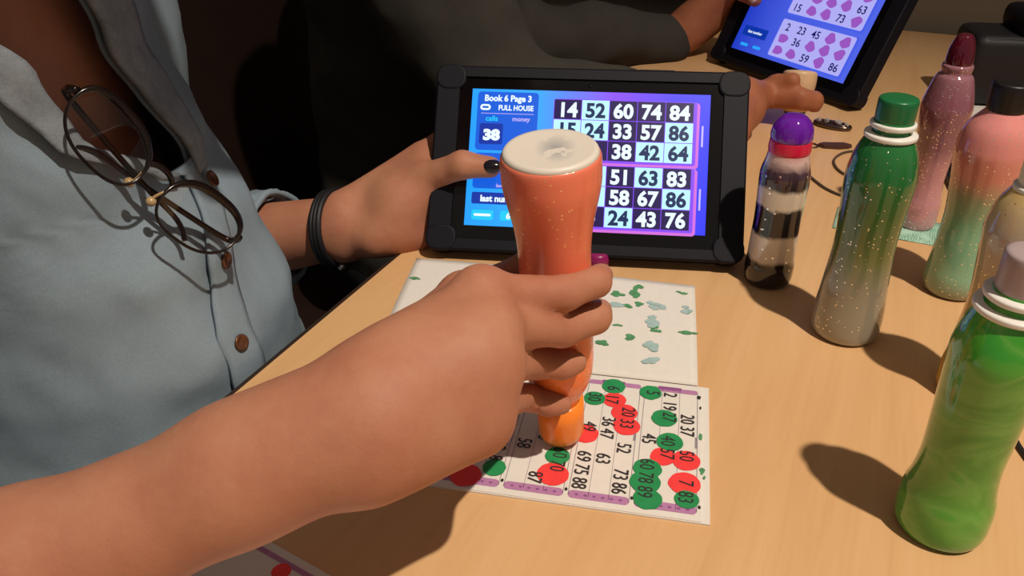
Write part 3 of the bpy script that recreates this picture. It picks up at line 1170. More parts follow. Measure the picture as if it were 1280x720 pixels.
def nail(p, tip, back, out, org, m, ln=0.012, wd=0.0105):
    """small curved plate on a fingertip"""
    f = (tip - back).normalized()
    o_ = (out - f * out.dot(f)).normalized()
    s = f.cross(o_)
    bm = bmesh.new()
    R = Matrix((f, s, o_)).transposed().to_4x4()
    bmesh.ops.create_uvsphere(bm, u_segments=20, v_segments=12, radius=1.0)
    for v in bm.verts:
        q = v.co
        v.co = Vector((q.x * ln * .62, q.y * wd * .5, q.z * 0.0026 - 0.0022 * (q.y ** 2)))
        v.co = R @ v.co
    return from_bm('fingernail', bm, m, p, True, tip - Vector(org))


BLACKNAIL = plain('black_nail_polish', '17131a', 0.15)
tipL, ipL = thumbL[3], thumbL[2]
o = nail(p1, tipL + n1 * 0.0078 + (tipL - ipL).normalized() * 0.002, ipL + n1 * 0.0078, n1 * 1.0 + u1 * 0.15, OR1, BLACKNAIL, 0.0135, 0.0125)
o['label'] = 'black painted thumbnail'

# bracelet
fdir = (LWR - LEL).normalized()
bc = LWR - fdir * 0.012
sx = fdir.cross(Vector((0, 0, 1))).normalized(); sz = sx.cross(fdir)
bm = bmesh.new()
pts = [bc + sx * (0.0325 * math.cos(a)) + sz * (0.0325 * math.sin(a)) - OR1 + fdir * 0.004 * math.sin(a) for a in [2 * PI * k / 40 for k in range(40)]]
for off in (-0.0035, 0.0, 0.0035):
    tube(bm, [p + fdir * off for p in pts], 0.0028, 8, True)
br = from_bm('bracelet', bm, MAT['black_plastic'], p1, True)
br['label'] = 'black corded bracelet'
bm = bmesh.new()
bmesh.ops.create_uvsphere(bm, u_segments=12, v_segments=8, radius=0.0038)
q = bc + sx * (0.0345 * math.cos(-1.1)) + sz * (0.0345 * math.sin(-1.1)) - OR1 + fdir * 0.003
if (bc + sx * 0.03 - CAM).length > (bc - sx * 0.03 - CAM).length:
    q = bc - sx * (0.0345 * math.cos(-1.1)) + sz * (0.0345 * math.sin(-1.1)) - OR1 + fdir * 0.003
bd = from_bm('bead', bm, plain('silver_bead', 'c8c8c8', 0.2, Metallic=0.9), br, True, q)


# shirt: lofted round the trunk, open in a V, one grid with clean edges
def lerp_tab(tab, z):
    for (z0, *a), (z1, *b) in zip(tab, tab[1:]):
        if z <= z1 or (z1, *b) == tab[-1]:
            t = min(1, max(0, (z - z0) / (z1 - z0)))
            t = t * t * (3 - 2 * t)
            return [x + (y - x) * t for x, y in zip(a, b)]
    return list(tab[-1][1:])


#          z     cb      ca    half a   front   back(depths)
RING = [(-0.29, -0.520, 0.355, 0.180, 0.135, 0.120),
        (-0.12, -0.515, 0.352, 0.152, 0.140, 0.115),
        (0.00, -0.515, 0.346, 0.130, 0.143, 0.110),
        (0.07, -0.523, 0.346, 0.126, 0.132, 0.108),
        (0.13, -0.530, 0.350, 0.134, 0.108, 0.108),
        (0.20, -0.535, 0.350, 0.146, 0.085, 0.105),
        (0.28, -0.535, 0.350, 0.152, 0.078, 0.092),
        (0.335, -0.530, 0.355, 0.125, 0.070, 0.080),
        (0.375, -0.520, 0.355, 0.080, 0.062, 0.072)]
OPEN = [(-0.29, 0.340, 0.340), (0.016, 0.341, 0.341), (0.069, 0.357, 0.357), (0.119, 0.384, 0.386), (0.130, 0.348, 0.386), (0.174, 0.300, 0.374), (0.212, 0.288, 0.358), (0.25, 0.262, 0.350), (0.30, 0.260, 0.356), (0.335, 0.29, 0.39), (0.375, 0.30, 0.40)]


def twist(z):                             # the shoulders are turned towards the tablet
    t = min(1, max(0, (z + 0.10) / 0.30))
    return math.radians(13 + 17 * t * t * (3 - 2 * t))


def shirt_pt(z, th, extra=0.0):
    cb, ca, w, df, dbk = lerp_tab(RING, z)
    d = df if math.cos(th) > 0 else dbk
    c, s = math.cos(th), math.sin(th)
    pw = 0.82
    b = cb + (d + extra) * math.copysign(abs(c) ** pw, c)
    a = ca + (w + extra) * math.copysign(abs(s) ** pw, s)
    f_ = twist(z)
    db_, da_ = b - cb, a - ca
    p = L(cb + math.cos(f_) * db_ - math.sin(f_) * da_, ca + math.sin(f_) * db_ + math.cos(f_) * da_, z)
    # soft folds
    q = Vector((th * 2.2 + z * 4, z * 14, 1.3))
    amp = 0.0048 + 0.004 * max(0, -z * 4)
    r = noise.noise(q * 1.2) * amp + noise.noise(q * 3.1 + Vector((4, 1, 7))) * amp * 0.42
    dirv = (TB * math.cos(f_) + TA * math.sin(f_)) * c + (TA * math.cos(f_) - TB * math.sin(f_)) * s
    return p + dirv * r


def th_of(z, a):
    cb, ca, w, df, dbk = lerp_tab(RING, z)
    f_ = twist(z)
    t = 0.0
    for _ in range(6):
        fb = df * max(0.05, math.cos(t)) ** 0.82
        s = max(-0.98, min(0.98, (a - ca - math.sin(f_) * fb) / math.cos(f_) / w))
        t = math.asin(math.copysign(abs(s) ** (1 / 0.82), s))
    return t


vs, fs = [], []
NZ, NT = 110, 150
for i in range(NZ + 1):
    z = -0.29 + (0.375 + 0.29) * i / NZ
    al, ar = lerp_tab(OPEN, z)
    t0, t1_ = th_of(z, ar), th_of(z, al) + 2 * PI
    for j in range(NT + 1):
        vs.append(shirt_pt(z, t0 + (t1_ - t0) * j / NT))
for i in range(NZ):
    for j in range(NT):
        a = i * (NT + 1) + j
        fs.append((a, a + 1, a + NT + 2, a + NT + 1))


def sleeve(vs, fs, pts, radii, seg=40, seed=0.0, per=10):
    P = spline(pts, per)
    R = [v.x for v in spline([(r, 0, 0) for r in radii], per)]
    base = len(vs)
    tan = [(P[min(i + 1, len(P) - 1)] - P[max(i - 1, 0)]).normalized() for i in range(len(P))]
    nrm = Vector((0, 0, 1)); nrm = (nrm - tan[0] * nrm.dot(tan[0])).normalized()
    for i in range(len(P)):
        nrm = (nrm - tan[i] * nrm.dot(tan[i])).normalized()
        bi = tan[i].cross(nrm)
        for k in range(seg):
            a = 2 * PI * k / seg
            q = Vector((math.cos(a) * 1.3, math.sin(a) * 1.3, i * 0.28 + seed))
            r = R[i] + noise.noise(q) * 0.006 + noise.noise(q * 2.3) * 0.003
            vs.append(P[i] + nrm * (r * math.cos(a)) + bi * (r * math.sin(a)))
    for i in range(len(P) - 1):
        for k in range(seg):
            j = (k + 1) % seg
            fs.append((base + i * seg + k, base + i * seg + j, base + (i + 1) * seg + j, base + (i + 1) * seg + k))


LCU = LEL.lerp(LWR, 0.66)
SHC = (LSH + RSH) / 2
sleeve(vs, fs, [LSH.lerp(SHC, 0.55) + Vector((0, 0, 0.012)), LSH.lerp(SHC, -0.02) + Vector((0, 0, 0.006)), LSH.lerp(LEL, 0.35), LSH.lerp(LEL, 0.8), LEL + (LWR - LEL) * 0.1, LEL.lerp(LWR, 0.30), LCU], [0.056, 0.068, 0.064, 0.058, 0.055, 0.048, 0.0395])
sleeve(vs, fs, [RSH.lerp(SHC, 0.55) + Vector((0, 0, 0.012)), RSH.lerp(SHC, -0.02) + Vector((0, 0, 0.006)), RSH.lerp(REL, 0.35), RSH.lerp(REL, 0.8), REL + (RWR - REL) * 0.05], [0.056, 0.068, 0.066, 0.060, 0.054], seed=3.0)
sh = mesh('shirt', [v - OR1 for v in vs], fs, MAT['denim'], p1)
md = sh.modifiers.new('thick', 'SOLIDIFY'); md.thickness = 0.0022; md.offset = -1
# rolled cuff
bm = bmesh.new()
cv, cf = [], []
sleeve(cv, cf, [LCU - fdir * 0.020, LCU - fdir * 0.010, LCU + fdir * 0.004], [0.0425, 0.043, 0.0415], seed=1.0, per=4)
cu = mesh('cuff', [v - OR1 for v in cv], cf, MAT['denim'], sh)
md = cu.modifiers.new('thick', 'SOLIDIFY'); md.thickness = 0.005; md.offset = 0


def strip(name, rows, m, parent, thick=0.0024, off=0.003):
    """rows: list of (z, [angles...]) laid just off the shirt surface"""
    v, f = [], []
    n = len(rows[0][1])
    for z, ths in rows:
        for j, t in enumerate(ths):
            e = 0.0012 * math.sin(PI * j / (n - 1))
            v.append(shirt_pt(z, t, off + e) - OR1)
    for i in range(len(rows) - 1):
        for j in range(n - 1):
            a = i * n + j
            f.append((a, a + 1, a + n + 1, a + n))
    o = mesh(name, v, f, m, parent)
    md = o.modifiers.new('thick', 'SOLIDIFY'); md.thickness = thick; md.offset = 0
    return o


rows_ = []
for i in range(60):
    z = -0.27 + (0.128 + 0.27) * i / 59
    al, ar = lerp_tab(OPEN, z)
    c = (al + ar) / 2 + 0.004
    rows_.append((z, [th_of(z, c - 0.015 + 0.030 * k / 6 + 0.0012 * noise.noise(Vector((z * 60, k, 0)))) for k in range(7)]))
strip('placket', rows_, MAT['denim'], sh, 0.003, 0.0032)
# turned-back facings either side of the V
rows_ = []
for i in range(40):
    z = 0.118 + (0.372 - 0.118) * i / 39
    al, ar = lerp_tab(OPEN, z)
    w = 0.012 + 0.034 * min(1, (z - 0.118) / 0.09)
    rows_.append((z, [th_of(z, ar - 0.003 + w * k / 6) for k in range(7)]))
strip('collar', rows_, MAT['denim_in'], sh, 0.004, 0.0065)
rows_ = []
for i in range(40):
    z = 0.126 + (0.372 - 0.126) * i / 39
    al, ar = lerp_tab(OPEN, z)
    w = 0.006 + 0.020 * min(1, (z - 0.126) / 0.09)
    rows_.append((z, [th_of(z, al + 0.003 - w * k / 6) for k in range(7)]))
strip('collar', rows_, MAT['denim_in'], sh, 0.004, 0.0065)

BTN = plain('copper_button', '6a4630', 0.35, 0.3, 200, Metallic=0.5)
for z in (0.112, 0.069, 0.016, -0.045, -0.11):
    al, ar = lerp_tab(OPEN, z)
    t = th_of(z, (al + ar) / 2 + 0.004)
    p = shirt_pt(z, t, 0.0105 if z > 0.1 else 0.0062)
    nn = ((shirt_pt(z, t + 0.03) - shirt_pt(z, t - 0.03)).cross(shirt_pt(z + 0.01, t) - shirt_pt(z - 0.01, t))).normalized()
    if nn.dot(TB) < 0:
        nn = -nn
    bm = bmesh.new()
    lathe(bm, [(0, 0), (0.0052, 0), (0.0060, 0.0008), (0.0058, 0.0018), (0.0046, 0.0022), (0.004, 0.0015), (0, 0.0015)], 24)
    bmesh.ops.transform(bm, matrix=nn.to_track_quat('Z', 'Y').to_matrix().to_4x4(), verts=bm.verts)
    from_bm('button', bm, BTN, sh, True, p - OR1)


def trousers(p, ca, hips_b, org, m):
    pr = [ell(L(hips_b, ca, -0.20), (0.125, 0.178, 0.115), (TB, TA, Vector((0, 0, 1))), 0.05)]
    for s in (-1, 1):
        hip = L(hips_b, ca + s * 0.09, -0.225); kn = L(hips_b + 0.36, ca + s * 0.12, -0.225); an = L(hips_b + 0.37, ca + s * 0.12, -ZT + 0.10)
        pr += chain([hip, kn], [0.088, 0.070], 0.04) + chain([kn, an], [0.066, 0.052], 0.02)
    return body_obj('trousers', pr, 0.008, m, p, org)


def shoes(p, ca, hips_b, org):
    for s in (-1, 1):
        an = L(hips_b + 0.37, ca + s * 0.12, -ZT + 0.07)
        pr = [cone(an + Vector((0, 0, -0.02)), an + TB * 0.14 - Vector((0, 0, 0.032)), 0.047, 0.036, 0.02)]
        body_obj('shoe', pr, 0.006, MAT['black_plastic'], p, org)


trousers(p1, CA1, -0.53, OR1, MAT['navy_cloth'])
shoes(p1, CA1, -0.53, OR1)

# ------------------------------------------------------------------ eyeglasses hooked in the neckline
gc = W(197, 222, 0.490)
gx = (W(242, 268, 0.510) - W(143, 180, 0.470)).normalized()
gn = (CAM - gc).normalized() * 0.6 + TB * 0.5 + Vector((0, 0, 0.15))
gn = (gn - gx * gn.dot(gx)).normalized()
gy = gn.cross(gx)
GM = Matrix.Translation(gc) @ Matrix((gx, gy, gn)).transposed().to_4x4()
gl = thing('eyeglasses', 'brown framed eyeglasses hanging from the open neckline of the denim shirt', 'glasses', mat=GM)
MF = plain('tortoise_frame', '140b08', 0.2, 0.5, 90)
m = NM('lens_glass')
tr = m.n('ShaderNodeBsdfTransparent'); gb = m.n('ShaderNodeBsdfGlossy'); gb.inputs['Roughness'].default_value = 0.02
mx = m.n('ShaderNodeMixShader'); fr_ = m.n('ShaderNodeFresnel'); fr_.inputs['IOR'].default_value = 1.5
tr.inputs[0].default_value = (0.93, 0.93, 0.92, 1)
m.l(fr_.outputs[0], mx.inputs[0]); m.l(tr.outputs[0], mx.inputs[1]); m.l(gb.outputs[0], mx.inputs[2])
m.l(mx.outputs[0], m.t.nodes['Material Output'].inputs['Surface'])
LENS = m.m


def lens_curve(s):
    pts = []
    for k in range(48):
        a = 2 * PI * k / 48
        c, sn = math.cos(a), math.sin(a)
        x = 0.0270 * math.copysign(abs(c) ** 0.82, c)
        y = 0.0188 * math.copysign(abs(sn) ** 0.86, sn) + 0.004 * (c if True else 0) * 1.0
        pts.append(Vector((s * (x + 0.0355), y - 0.002, 0.002 * c * c)))
    return pts


for s in (-1, 1):
    bm = bmesh.new()
    pts = lens_curve(s)
    rr = [0.0010 + 0.0020 * max(0, math.sin(2 * PI * k / 48)) for k in range(48)]
    tube(bm, pts, rr, 8, True)
    from_bm('rim', bm, MF, gl, True)
    bm = bmesh.new()
    v0 = [bm.verts.new(p + Vector((0, 0, 0.0004))) for p in pts]
    bm.faces.new(v0)
    from_bm('lens', bm, LENS, gl, False)
    bm = bmesh.new()
    tube(bm, spline([(s * 0.0085, -0.004, 0), (s * 0.0075, -0.009, -0.004), (s * 0.0085, -0.012, -0.006)], 4), [0.001] * 9, 6)
    bmesh.ops.create_uvsphere(bm, u_segments=10, v_segments=6, radius=0.0032, matrix=Matrix.Translation((s * 0.0085, -0.012, -0.006)))
    from_bm('nose_pad', bm, plain('clear_pad', 'b89a70', 0.2), gl, True)
bm = bmesh.new()
tube(bm, spline([(-0.0105, 0.002, 0), (-0.004, 0.0055, 0.0015), (0.004, 0.0055, 0.0015), (0.0105, 0.002, 0)], 5), 0.0019, 8)
from_bm('bridge', bm, MF, gl, True)
# folded temples lie behind the lenses
for s, off in ((-1, -0.010), (1, -0.013)):
    bm = bmesh.new()
    pts = spline([(s * 0.0635, 0.006, 0.001), (s * 0.066, 0.005, -0.006), (s * 0.058, 0.002, off), (0, -0.006, off - 0.001), (-s * 0.030, -0.009, off - 0.001), (-s * 0.042, -0.016, off)], 6)
    tube(bm, pts, [0.0026 - 0.0009 * min(1, i / 18) for i in range(len(pts))], 8)
    from_bm('temple', bm, MF, gl, True)

# ------------------------------------------------------------------ second person, further along the bench
CB2, CA2 = -0.585, 0.96
R2S, L2S = L(-0.53, 0.775, 0.30), L(-0.55, 1.145, 0.30)
R2E = T(622, 128, 0.052)
R2W = T(906, 158, 0.040)
L2E = T(600, 52, 0.055)
L2W = W(838, 52, 1.225)
P2 = []
P2 += chain([R2S, R2E], [0.052, 0.044], 0.03) + chain([R2E, R2E.lerp(R2W, 0.4), R2W], [0.042, 0.038, 0.028], 0.02)
P2 += chain([L2S, L2E], [0.052, 0.044], 0.03) + chain([L2E, L2E.lerp(L2W, 0.4), L2W], [0.042, 0.038, 0.028], 0.02)
# right hand: fist round a cream-ended dabber
d2t = T(992, 150, 0.004)
d2top = W(1001, 88, 0.965)
z2v = (d2top - d2t); D2L = z2v.length; z2v.normalize()
tw2 = (CAM - d2t).normalized(); tw2 = (tw2 - z2v * tw2.dot(z2v)).normalized()
rt2 = tw2.cross(z2v); rt2 = rt2 if rt2.x > 0 else -rt2


def rd2(h, deg, r):
    a = math.radians(deg)
    return d2t + z2v * h + tw2 * (r * math.cos(a)) + rt2 * (r * math.sin(a))


hs = [0.070, 0.052, 0.035, 0.020]
hs = [min(h, D2L - 0.03) for h in hs]
m2 = [rd2(h, -70, 0.042) + (R2W - d2t).normalized() * 0.004 for h in hs]
f2 = [[rd2(h, 8, 0.0275), rd2(h - 0.002, 55, 0.0245), rd2(h - 0.004, 85, 0.0235)] for h in hs]
th2 = [R2W.lerp(m2[0], 0.5) + Vector((0, 0.008, 0.018)), rd2(D2L - 0.03, -100, 0.034), rd2(D2L - 0.018, -60, 0.029), rd2(D2L - 0.012, -15, 0.028)]
P2 += hand_prims(R2W, Vector((0, 0, 0)), m2, f2, th2)
# left hand at the side of the far tablet
tlx = -CW / 2
m3 = [tl(TM2, tlx - 0.026, 0.128, -0.020), tl(TM2, tlx - 0.026, 0.106, -0.026), tl(TM2, tlx - 0.025, 0.086, -0.028), tl(TM2, tlx - 0.022, 0.068, -0.024)]
f3 = [[tl(TM2, tlx + 0.006, y, -CT - 0.012), tl(TM2, tlx + 0.034, y, -CT - 0.010), tl(TM2, tlx + 0.054, y, -CT - 0.009)] for y in (0.130, 0.108, 0.087, 0.068)]
th3 = [L2W.lerp(m3[1], 0.4) + n2 * 0.016, tl(TM2, tlx - 0.012, 0.098, 0.010), tl(TM2, tlx + 0.020, 0.094, 0.0115), tl(TM2, tlx + 0.046, 0.088, 0.0095)]
P2 += hand_prims(L2W, Vector((0, 0, 0)), m3, f3, th3)
P2 += [cone(L2W.lerp(m3[1], 0.3), m3[1].lerp(th3[1], 0.4), 0.028, 0.022, 0.02)]
tk, ch2, fw2, up2 = trunk(R2S, L2S, CB2, CA2, -0.575, -0.40, 0.50)
P2 += tk
for s in (-1, 1):
    hip = L(-0.575, CA2 + s * 0.09, -0.225); kn = L(-0.215, CA2 + s * 0.12, -0.225); an = L(-0.205, CA2 + s * 0.12, -ZT + 0.07)
    P2 += chain([hip, kn], [0.080, 0.060], 0.03) + chain([kn, an], [0.055, 0.038], 0.02) + chain([an, an + TB * 0.13 - Vector((0, 0, 0.035))], [0.036, 0.026], 0.02)
OR2 = L(-0.575, CA2, -0.31)
p2 = body_obj('person', P2, 0.0032, MAT['skin2'], None, OR2)
tag(p2, 'person in a dark long-sleeved top sitting further back, holding the far tablet', 'person')
headgear(p2, ch2, fw2, up2, OR2)
eyes(p2, ch2, fw2, up2, OR2)
PALENAIL = plain('pale_nail', 'e0c4c4', 0.2)
nail(p2, th3[3] + n2 * 0.0078, th3[2] + n2 * 0.0078, n2, OR2, PALENAIL, 0.0135, 0.011)
# dark top with long sleeves
pr = [ell(L(-0.575, CA2, -0.17), (0.150, 0.195, 0.14), (TB, TA, Vector((0, 0, 1))), 0.05),
      ell(L(-0.58, CA2, 0.0), (0.140, 0.175, 0.17), (TB, TA, Vector((0, 0, 1))), 0.06),
      ell(L(CB2, CA2, 0.17), (0.125, 0.170, 0.17), (TB, TA, Vector((0, 0, 1))), 0.06),
      cone(R2S, L2S, 0.066, 0.066, 0.05)]
pr += chain([R2S, R2S.lerp(R2E, 0.55), R2E, R2E.lerp(R2W, 0.5), R2E.lerp(R2W, 0.86)], [0.070, 0.068, 0.058, 0.050, 0.036], 0.025)
pr += chain([L2S, L2S.lerp(L2E, 0.55), L2E, L2E.lerp(L2W, 0.5), L2E.lerp(L2W, 0.95)], [0.070, 0.068, 0.056, 0.050, 0.040], 0.025)
tp = body_obj('sweater', pr, 0.005, MAT['dark_cloth'], p2, OR2)
nrms = [v.normal.copy() for v in tp.data.vertices]
for v, nv_ in zip(tp.data.vertices, nrms):    # folds
    q = v.co * 11
    v.co += nv_ * (noise.noise(q) * 0.010 + noise.noise(q * 2.4) * 0.004)
trousers(p2, CA2, -0.575, OR2, MAT['navy_cloth'])
shoes(p2, CA2, -0.575, OR2)

CREAM = plain('cream_base', 'd8b48c', 0.4)
zc = -z2v
x2 = Vector((1, 0, 0)); x2 = (x2 - zc * x2.dot(zc)).normalized()
d2 = thing('bingo_dabber', 'cream ended dabber gripped by the far person in front of the far tablet', 'bingo dabber',
           mat=Matrix.Translation(d2top) @ Matrix((x2, zc.cross(x2), zc)).transposed().to_4x4())
bm = bmesh.new()
lathe(bm, smooth_prof([(0, 0), (0.012, 0), (0.0185, 0.002), (0.0195, 0.008), (0.0190, 0.018), (0.0165, 0.034), (0.0165, D2L * .62), (0.0150, D2L * .78), (0.0105, D2L * .85), (0.0105, D2L - .012), (0, D2L - .012)], 4), 40)
from_bm('bottle', bm, CREAM, d2, True)
bm = bmesh.new()
lathe(bm, [(0.0108, D2L - 0.020), (0.0122, D2L - 0.0195), (0.0122, D2L - 0.008), (0.008, D2L - 0.006), (0.007, D2L), (0, D2L)], 32)
from_bm('cap', bm, CAP_K, d2, True)

# ------------------------------------------------------------------ paper bingo book
O_ = T(878, 486); O_.z = ZT
EX = (T(888, 658) - T(520, 606)); EX.z = 0; EX.normalize()
EY = Vector((-EX.y, EX.x, 0))
BM_ = Matrix.Translation(O_) @ Matrix((EX, EY, Vector((0, 0, 1)))).transposed().to_4x4()
bk = thing('bingo_book', 'open paper bingo book daubed with red and green dots lying under the near hand', 'bingo book', mat=BM_)
INV = BM_.inverted()


def S2(px, py):
    v = INV @ T(px, py)
    return v.x, v.y


INK = plain('printed_black', '2a2426', 0.8)
LIL = plain('printed_lilac', 'b07aa4', 0.8, 0.15, 300)
LILD = plain('printed_purple', '8a4f86', 0.8, 0.15, 300)
LINE = plain('printed_line', '8a8088', 0.8)
RED = plain('red_daub', 'ee3b3a', 0.7, 0.18, 120)
GRN = plain('green_daub', '1c8a4c', 0.7, 0.22, 120)
GRN2 = plain('green_bleed', '4f8f5e', 0.85, 0.4, 160)
TEAL = plain('teal_bleed', '9fb9b6', 0.85, 0.2, 160)
PW = 0.232
ph = S2(888, 658)[1]
bm = bmesh.new()
rbox(bm, -PW / 2 + 0.004, ph / 2, 0.0006, PW, abs(ph), 0.0012, 0.0)
rbox(bm, -PW / 2 + 0.0025, ph / 2, 0.0015, PW - 0.006, abs(ph) - 0.001, 0.0006, 0.0)
page = from_bm('printed_page', bm, MAT['paper'], bk)
# print on the page: six tickets, rows of numbers turned sideways
bm = bmesh.new()
zl = 0.00195
pitch = S2(835, 560)[0] - S2(754, 560)[0]
pitch = 0.0370
tw = 0.0340
xR = S2(871, 560)[0]
yT, yB = -0.0060, ph + 0.0050
tick = []
for k in range(6):
    cx = xR - tw / 2 - k * pitch
    tick.append(cx)
    frect(bm, cx, yT - 0.002, tw, 0.0045, zl, 1, 0.0015)
    frect(bm, cx - 0.001, yT - 0.0005, tw * .45, 0.0035, zl + 0.00004, 2, 0.001)
    frect(bm, cx, yB + 0.003, tw, 0.0062, zl, 1, 0.0025)
    for q in range(6):
        frect(bm, cx - tw * .36 + q * tw * .144, yB + 0.003, 0.0020, 0.0016, zl + 0.00004, 2, 0.0006)
    for q, wln in ((-0.5, 0.0004), (-1 / 6, 0.00025), (1 / 6, 0.00025), (0.5, 0.0004)):
        frect(bm, cx + q * tw, (yT + yB) / 2, wln, yT - yB - 0.004, zl, 3)
    frect(bm, cx + tw * .5 - 0.0005, (yT + yB) / 2 + 0.004, 0.0016, 0.010, zl + 0.00004, 3)
    flat(bm, [(cx + tw * .5 + 0.0014 + 0.0009 * math.cos(a), yB + 0.006 + 0.0014 * math.sin(a)) for a in [2 * PI * q / 12 for q in range(12)]], zl, 0)
NUM = [  # per ticket from the right: (column, number, row slot 0..8)
    [(0, '5', 0), (0, '45', 4), (0, '60', 6), (0, '78', 7), (0, '89', 8), (1, '2', 0), (1, '19', 1), (1, '27', 2), (1, '40', 4), (1, '57', 5), (2, '20', 2), (2, '37', 3), (2, '50', 5), (2, '7', 7), (2, '83', 8)],
    [(0, '30', 1), (0, '49', 3.6), (0, '69', 6), (0, '75', 7), (0, '88', 8), (1, '6', 0), (1, '17', 1), (1, '36', 3), (1, '47', 4), (1, '63', 6), (2, '20', 2), (2, '33', 3), (2, '52', 5), (2, '73', 7), (2, '86', 8)],
    [(2, '70', 7), (2, '60', 6), (1, '3', 5), (1, '87', 8), (0, '58', 5.6)],
    [(2, '59', 6), (2, '8', 7)],
]
yS = (yT - 0.0020, yB + 0.0060)
pos = {}
for k, lst in enumerate(NUM):
    for c, s, r in lst:
        x = tick[k] + (c - 1) * tw / 3
        y = yS[0] + (yS[1] - yS[0]) * (r + 0.5) / 9
        pos[(k, c, s)] = (x, y)
        ftext(bm, s, x, y, 0.0090, zl + 0.0006, 0, rot=-PI / 2, bold=0.0, xs=0.74)
from_bm('print', bm, [INK, LIL, LILD, LINE], page)


def daub(bm, x, y, z, r, mi, seed):
    flat(bm, [(x + r * (1 + 0.07 * noise.noise(Vector((math.cos(a) * 2, math.sin(a) * 2, seed)))) * math.cos(a), y + r * (1 + 0.07 * noise.noise(Vector((math.cos(a) * 2, math.sin(a) * 2, seed + 9)))) * math.sin(a)) for a in [2 * PI * q / 36 for q in range(36)]], z, mi)


REDS = [(768, 503, .9), (780, 519, 1), (783, 536, 1), (731, 545, 1), (709, 546, .85), (828, 574, .9), (857, 579, 1), (855, 608, 1.08), (691, 596, 1.1), (582, 597, 1.1)]
GREENS = [(767, 486, .95), (743, 501, .85), (813, 494, .9), (830, 526, 1.0), (837, 556, 1.0), (809, 589, 1.02), (806, 606, 1.1), (809, 627, 1.0), (858, 628, .85), (697, 573, .9), (618, 588, .85)]
for i, (px, py, s) in enumerate(REDS):
    bm = bmesh.new(); x, y = S2(px, py); daub(bm, x, y, zl + 0.0002 + i * 0.00001, 0.0084 * s, 0, i * 3.1)
    from_bm('red_daub', bm, RED, page)
for i, (px, py, s) in enumerate(GREENS):
    bm = bmesh.new(); x, y = S2(px, py); daub(bm, x, y, zl + 0.00035 + i * 0.00001, 0.0081 * s, 0, i * 2.3 + 40)
    from_bm('green_daub', bm, GRN, page)
# specks on the right margin
for px, py, w, h, mi in ((873, 500, .0020, .003, 0), (875, 549, .0016, .005, 1), (877, 592, .0022, .004, 1), (880, 600, .001, .002, 1), (875, 513, .001, .002, 0)):
    x, y = S2(px, py)
    bm = bmesh.new()
    flat(bm, [(x + w * (0.7 + .5 * noise.noise(Vector((q, px, 0)))) * math.cos(q), y + h * (0.7 + .5 * noise.noise(Vector((q, py, 3)))) * math.sin(q)) for q in [2 * PI * j / 12 for j in range(12)]], zl + 0.0001, 0)
    from_bm('ink_speck', bm, (INK, GRN2)[mi], page)
# back of the turned page, a little lifted
hh = S2(868, 362)[1]
xr0, xr1 = S2(872, 484)[0], S2(868, 363)[0]
xl1 = S2(516, 338)[0]


def upz(v, u):
    return 0.0020 + 0.004 * v * (0.5 + 0.5 * math.sin(u * 3 + 0.6)) + 0.0015 * math.sin(PI * v)


def uppt(u, v, dz=0):
    x0 = -PW + 0.004 + (xl1 + PW - 0.004) * v
    x1 = xr0 + (xr1 - xr0) * v
    return (x0 + (x1 - x0) * u, 0.0005 + hh * v, upz(v, u) + dz)


vs, fs = [], []
for j in range(21):
    for i in range(41):
        vs.append(uppt(i / 40, j / 20))
for j in range(20):
    for i in range(40):
        a = j * 41 + i
        fs.append((a, a + 1, a + 42, a + 41))
up_ = mesh('turned_page', vs, fs, MAT['paper'], bk)
md = up_.modifiers.new('thick', 'SOLIDIFY'); md.thickness = 0.0006; md.offset = -1
SPOT = [(792, 372, 3.5, 5, 0), (771, 374, 4, 2.5, 0), (782, 389, 3.6, 2, 0), (772, 389, 5, 2.6, 1), (797, 387, 3, 2.2, 0), (820, 388, 4.5, 3, 1), (853, 372, 3.4, 1.4, 0), (856, 395, 4.5, 2.6, 1), (858, 397, 2, 1.4, 0), (813, 409, 5, 4.5, 1), (818, 418, 3, 2.2, 0),
        (770, 413, 2.4, 1.2, 0), (786, 426, 4, 2.6, 0), (752, 434, 3.6, 2.4, 0), (857, 422, 5, 1.6, 0), (814, 440, 4, 4, 1), (815, 457, 4.2, 3, 1), (520, 356, 3, 1.2, 0), (800, 365, 3, 1.6, 0)]
bmesh_spots = []
for i, (px, py, w, h, mi) in enumerate(SPOT):
    x, y = S2(px, py)
    v = y / hh
    bm = bmesh.new()
    for sub in range(7):
        ox, oy = random.gauss(0, w * .00055), random.gauss(0, h * .00065)
        ww, h2 = w * .00066, h * .00075
        vv = min(0.98, max(0.02, (y + oy) / hh))
        x0 = -PW + 0.004 + (xl1 + PW - 0.004) * vv; x1 = xr0 + (xr1 - xr0) * vv
        u = (x + ox - x0) / (x1 - x0)
        z = upz(vv, u) + 0.00035 + i * 0.00001
        flat(bm, [(x + ox + ww * (1 + .6 * noise.noise(Vector((math.cos(a) * 2, math.sin(a) * 2, i + sub * 7)))) * math.cos(a), y + oy + h2 * (1 + .6 * noise.noise(Vector((math.cos(a) * 2, math.sin(a) * 2, i * 3 + sub)))) * math.sin(a)) for a in [2 * PI * q / 16 for q in range(16)]], z + sub * 0.00001, 0)
    from_bm('ink_bleed', bm, (GRN2, TEAL)[mi], up_)

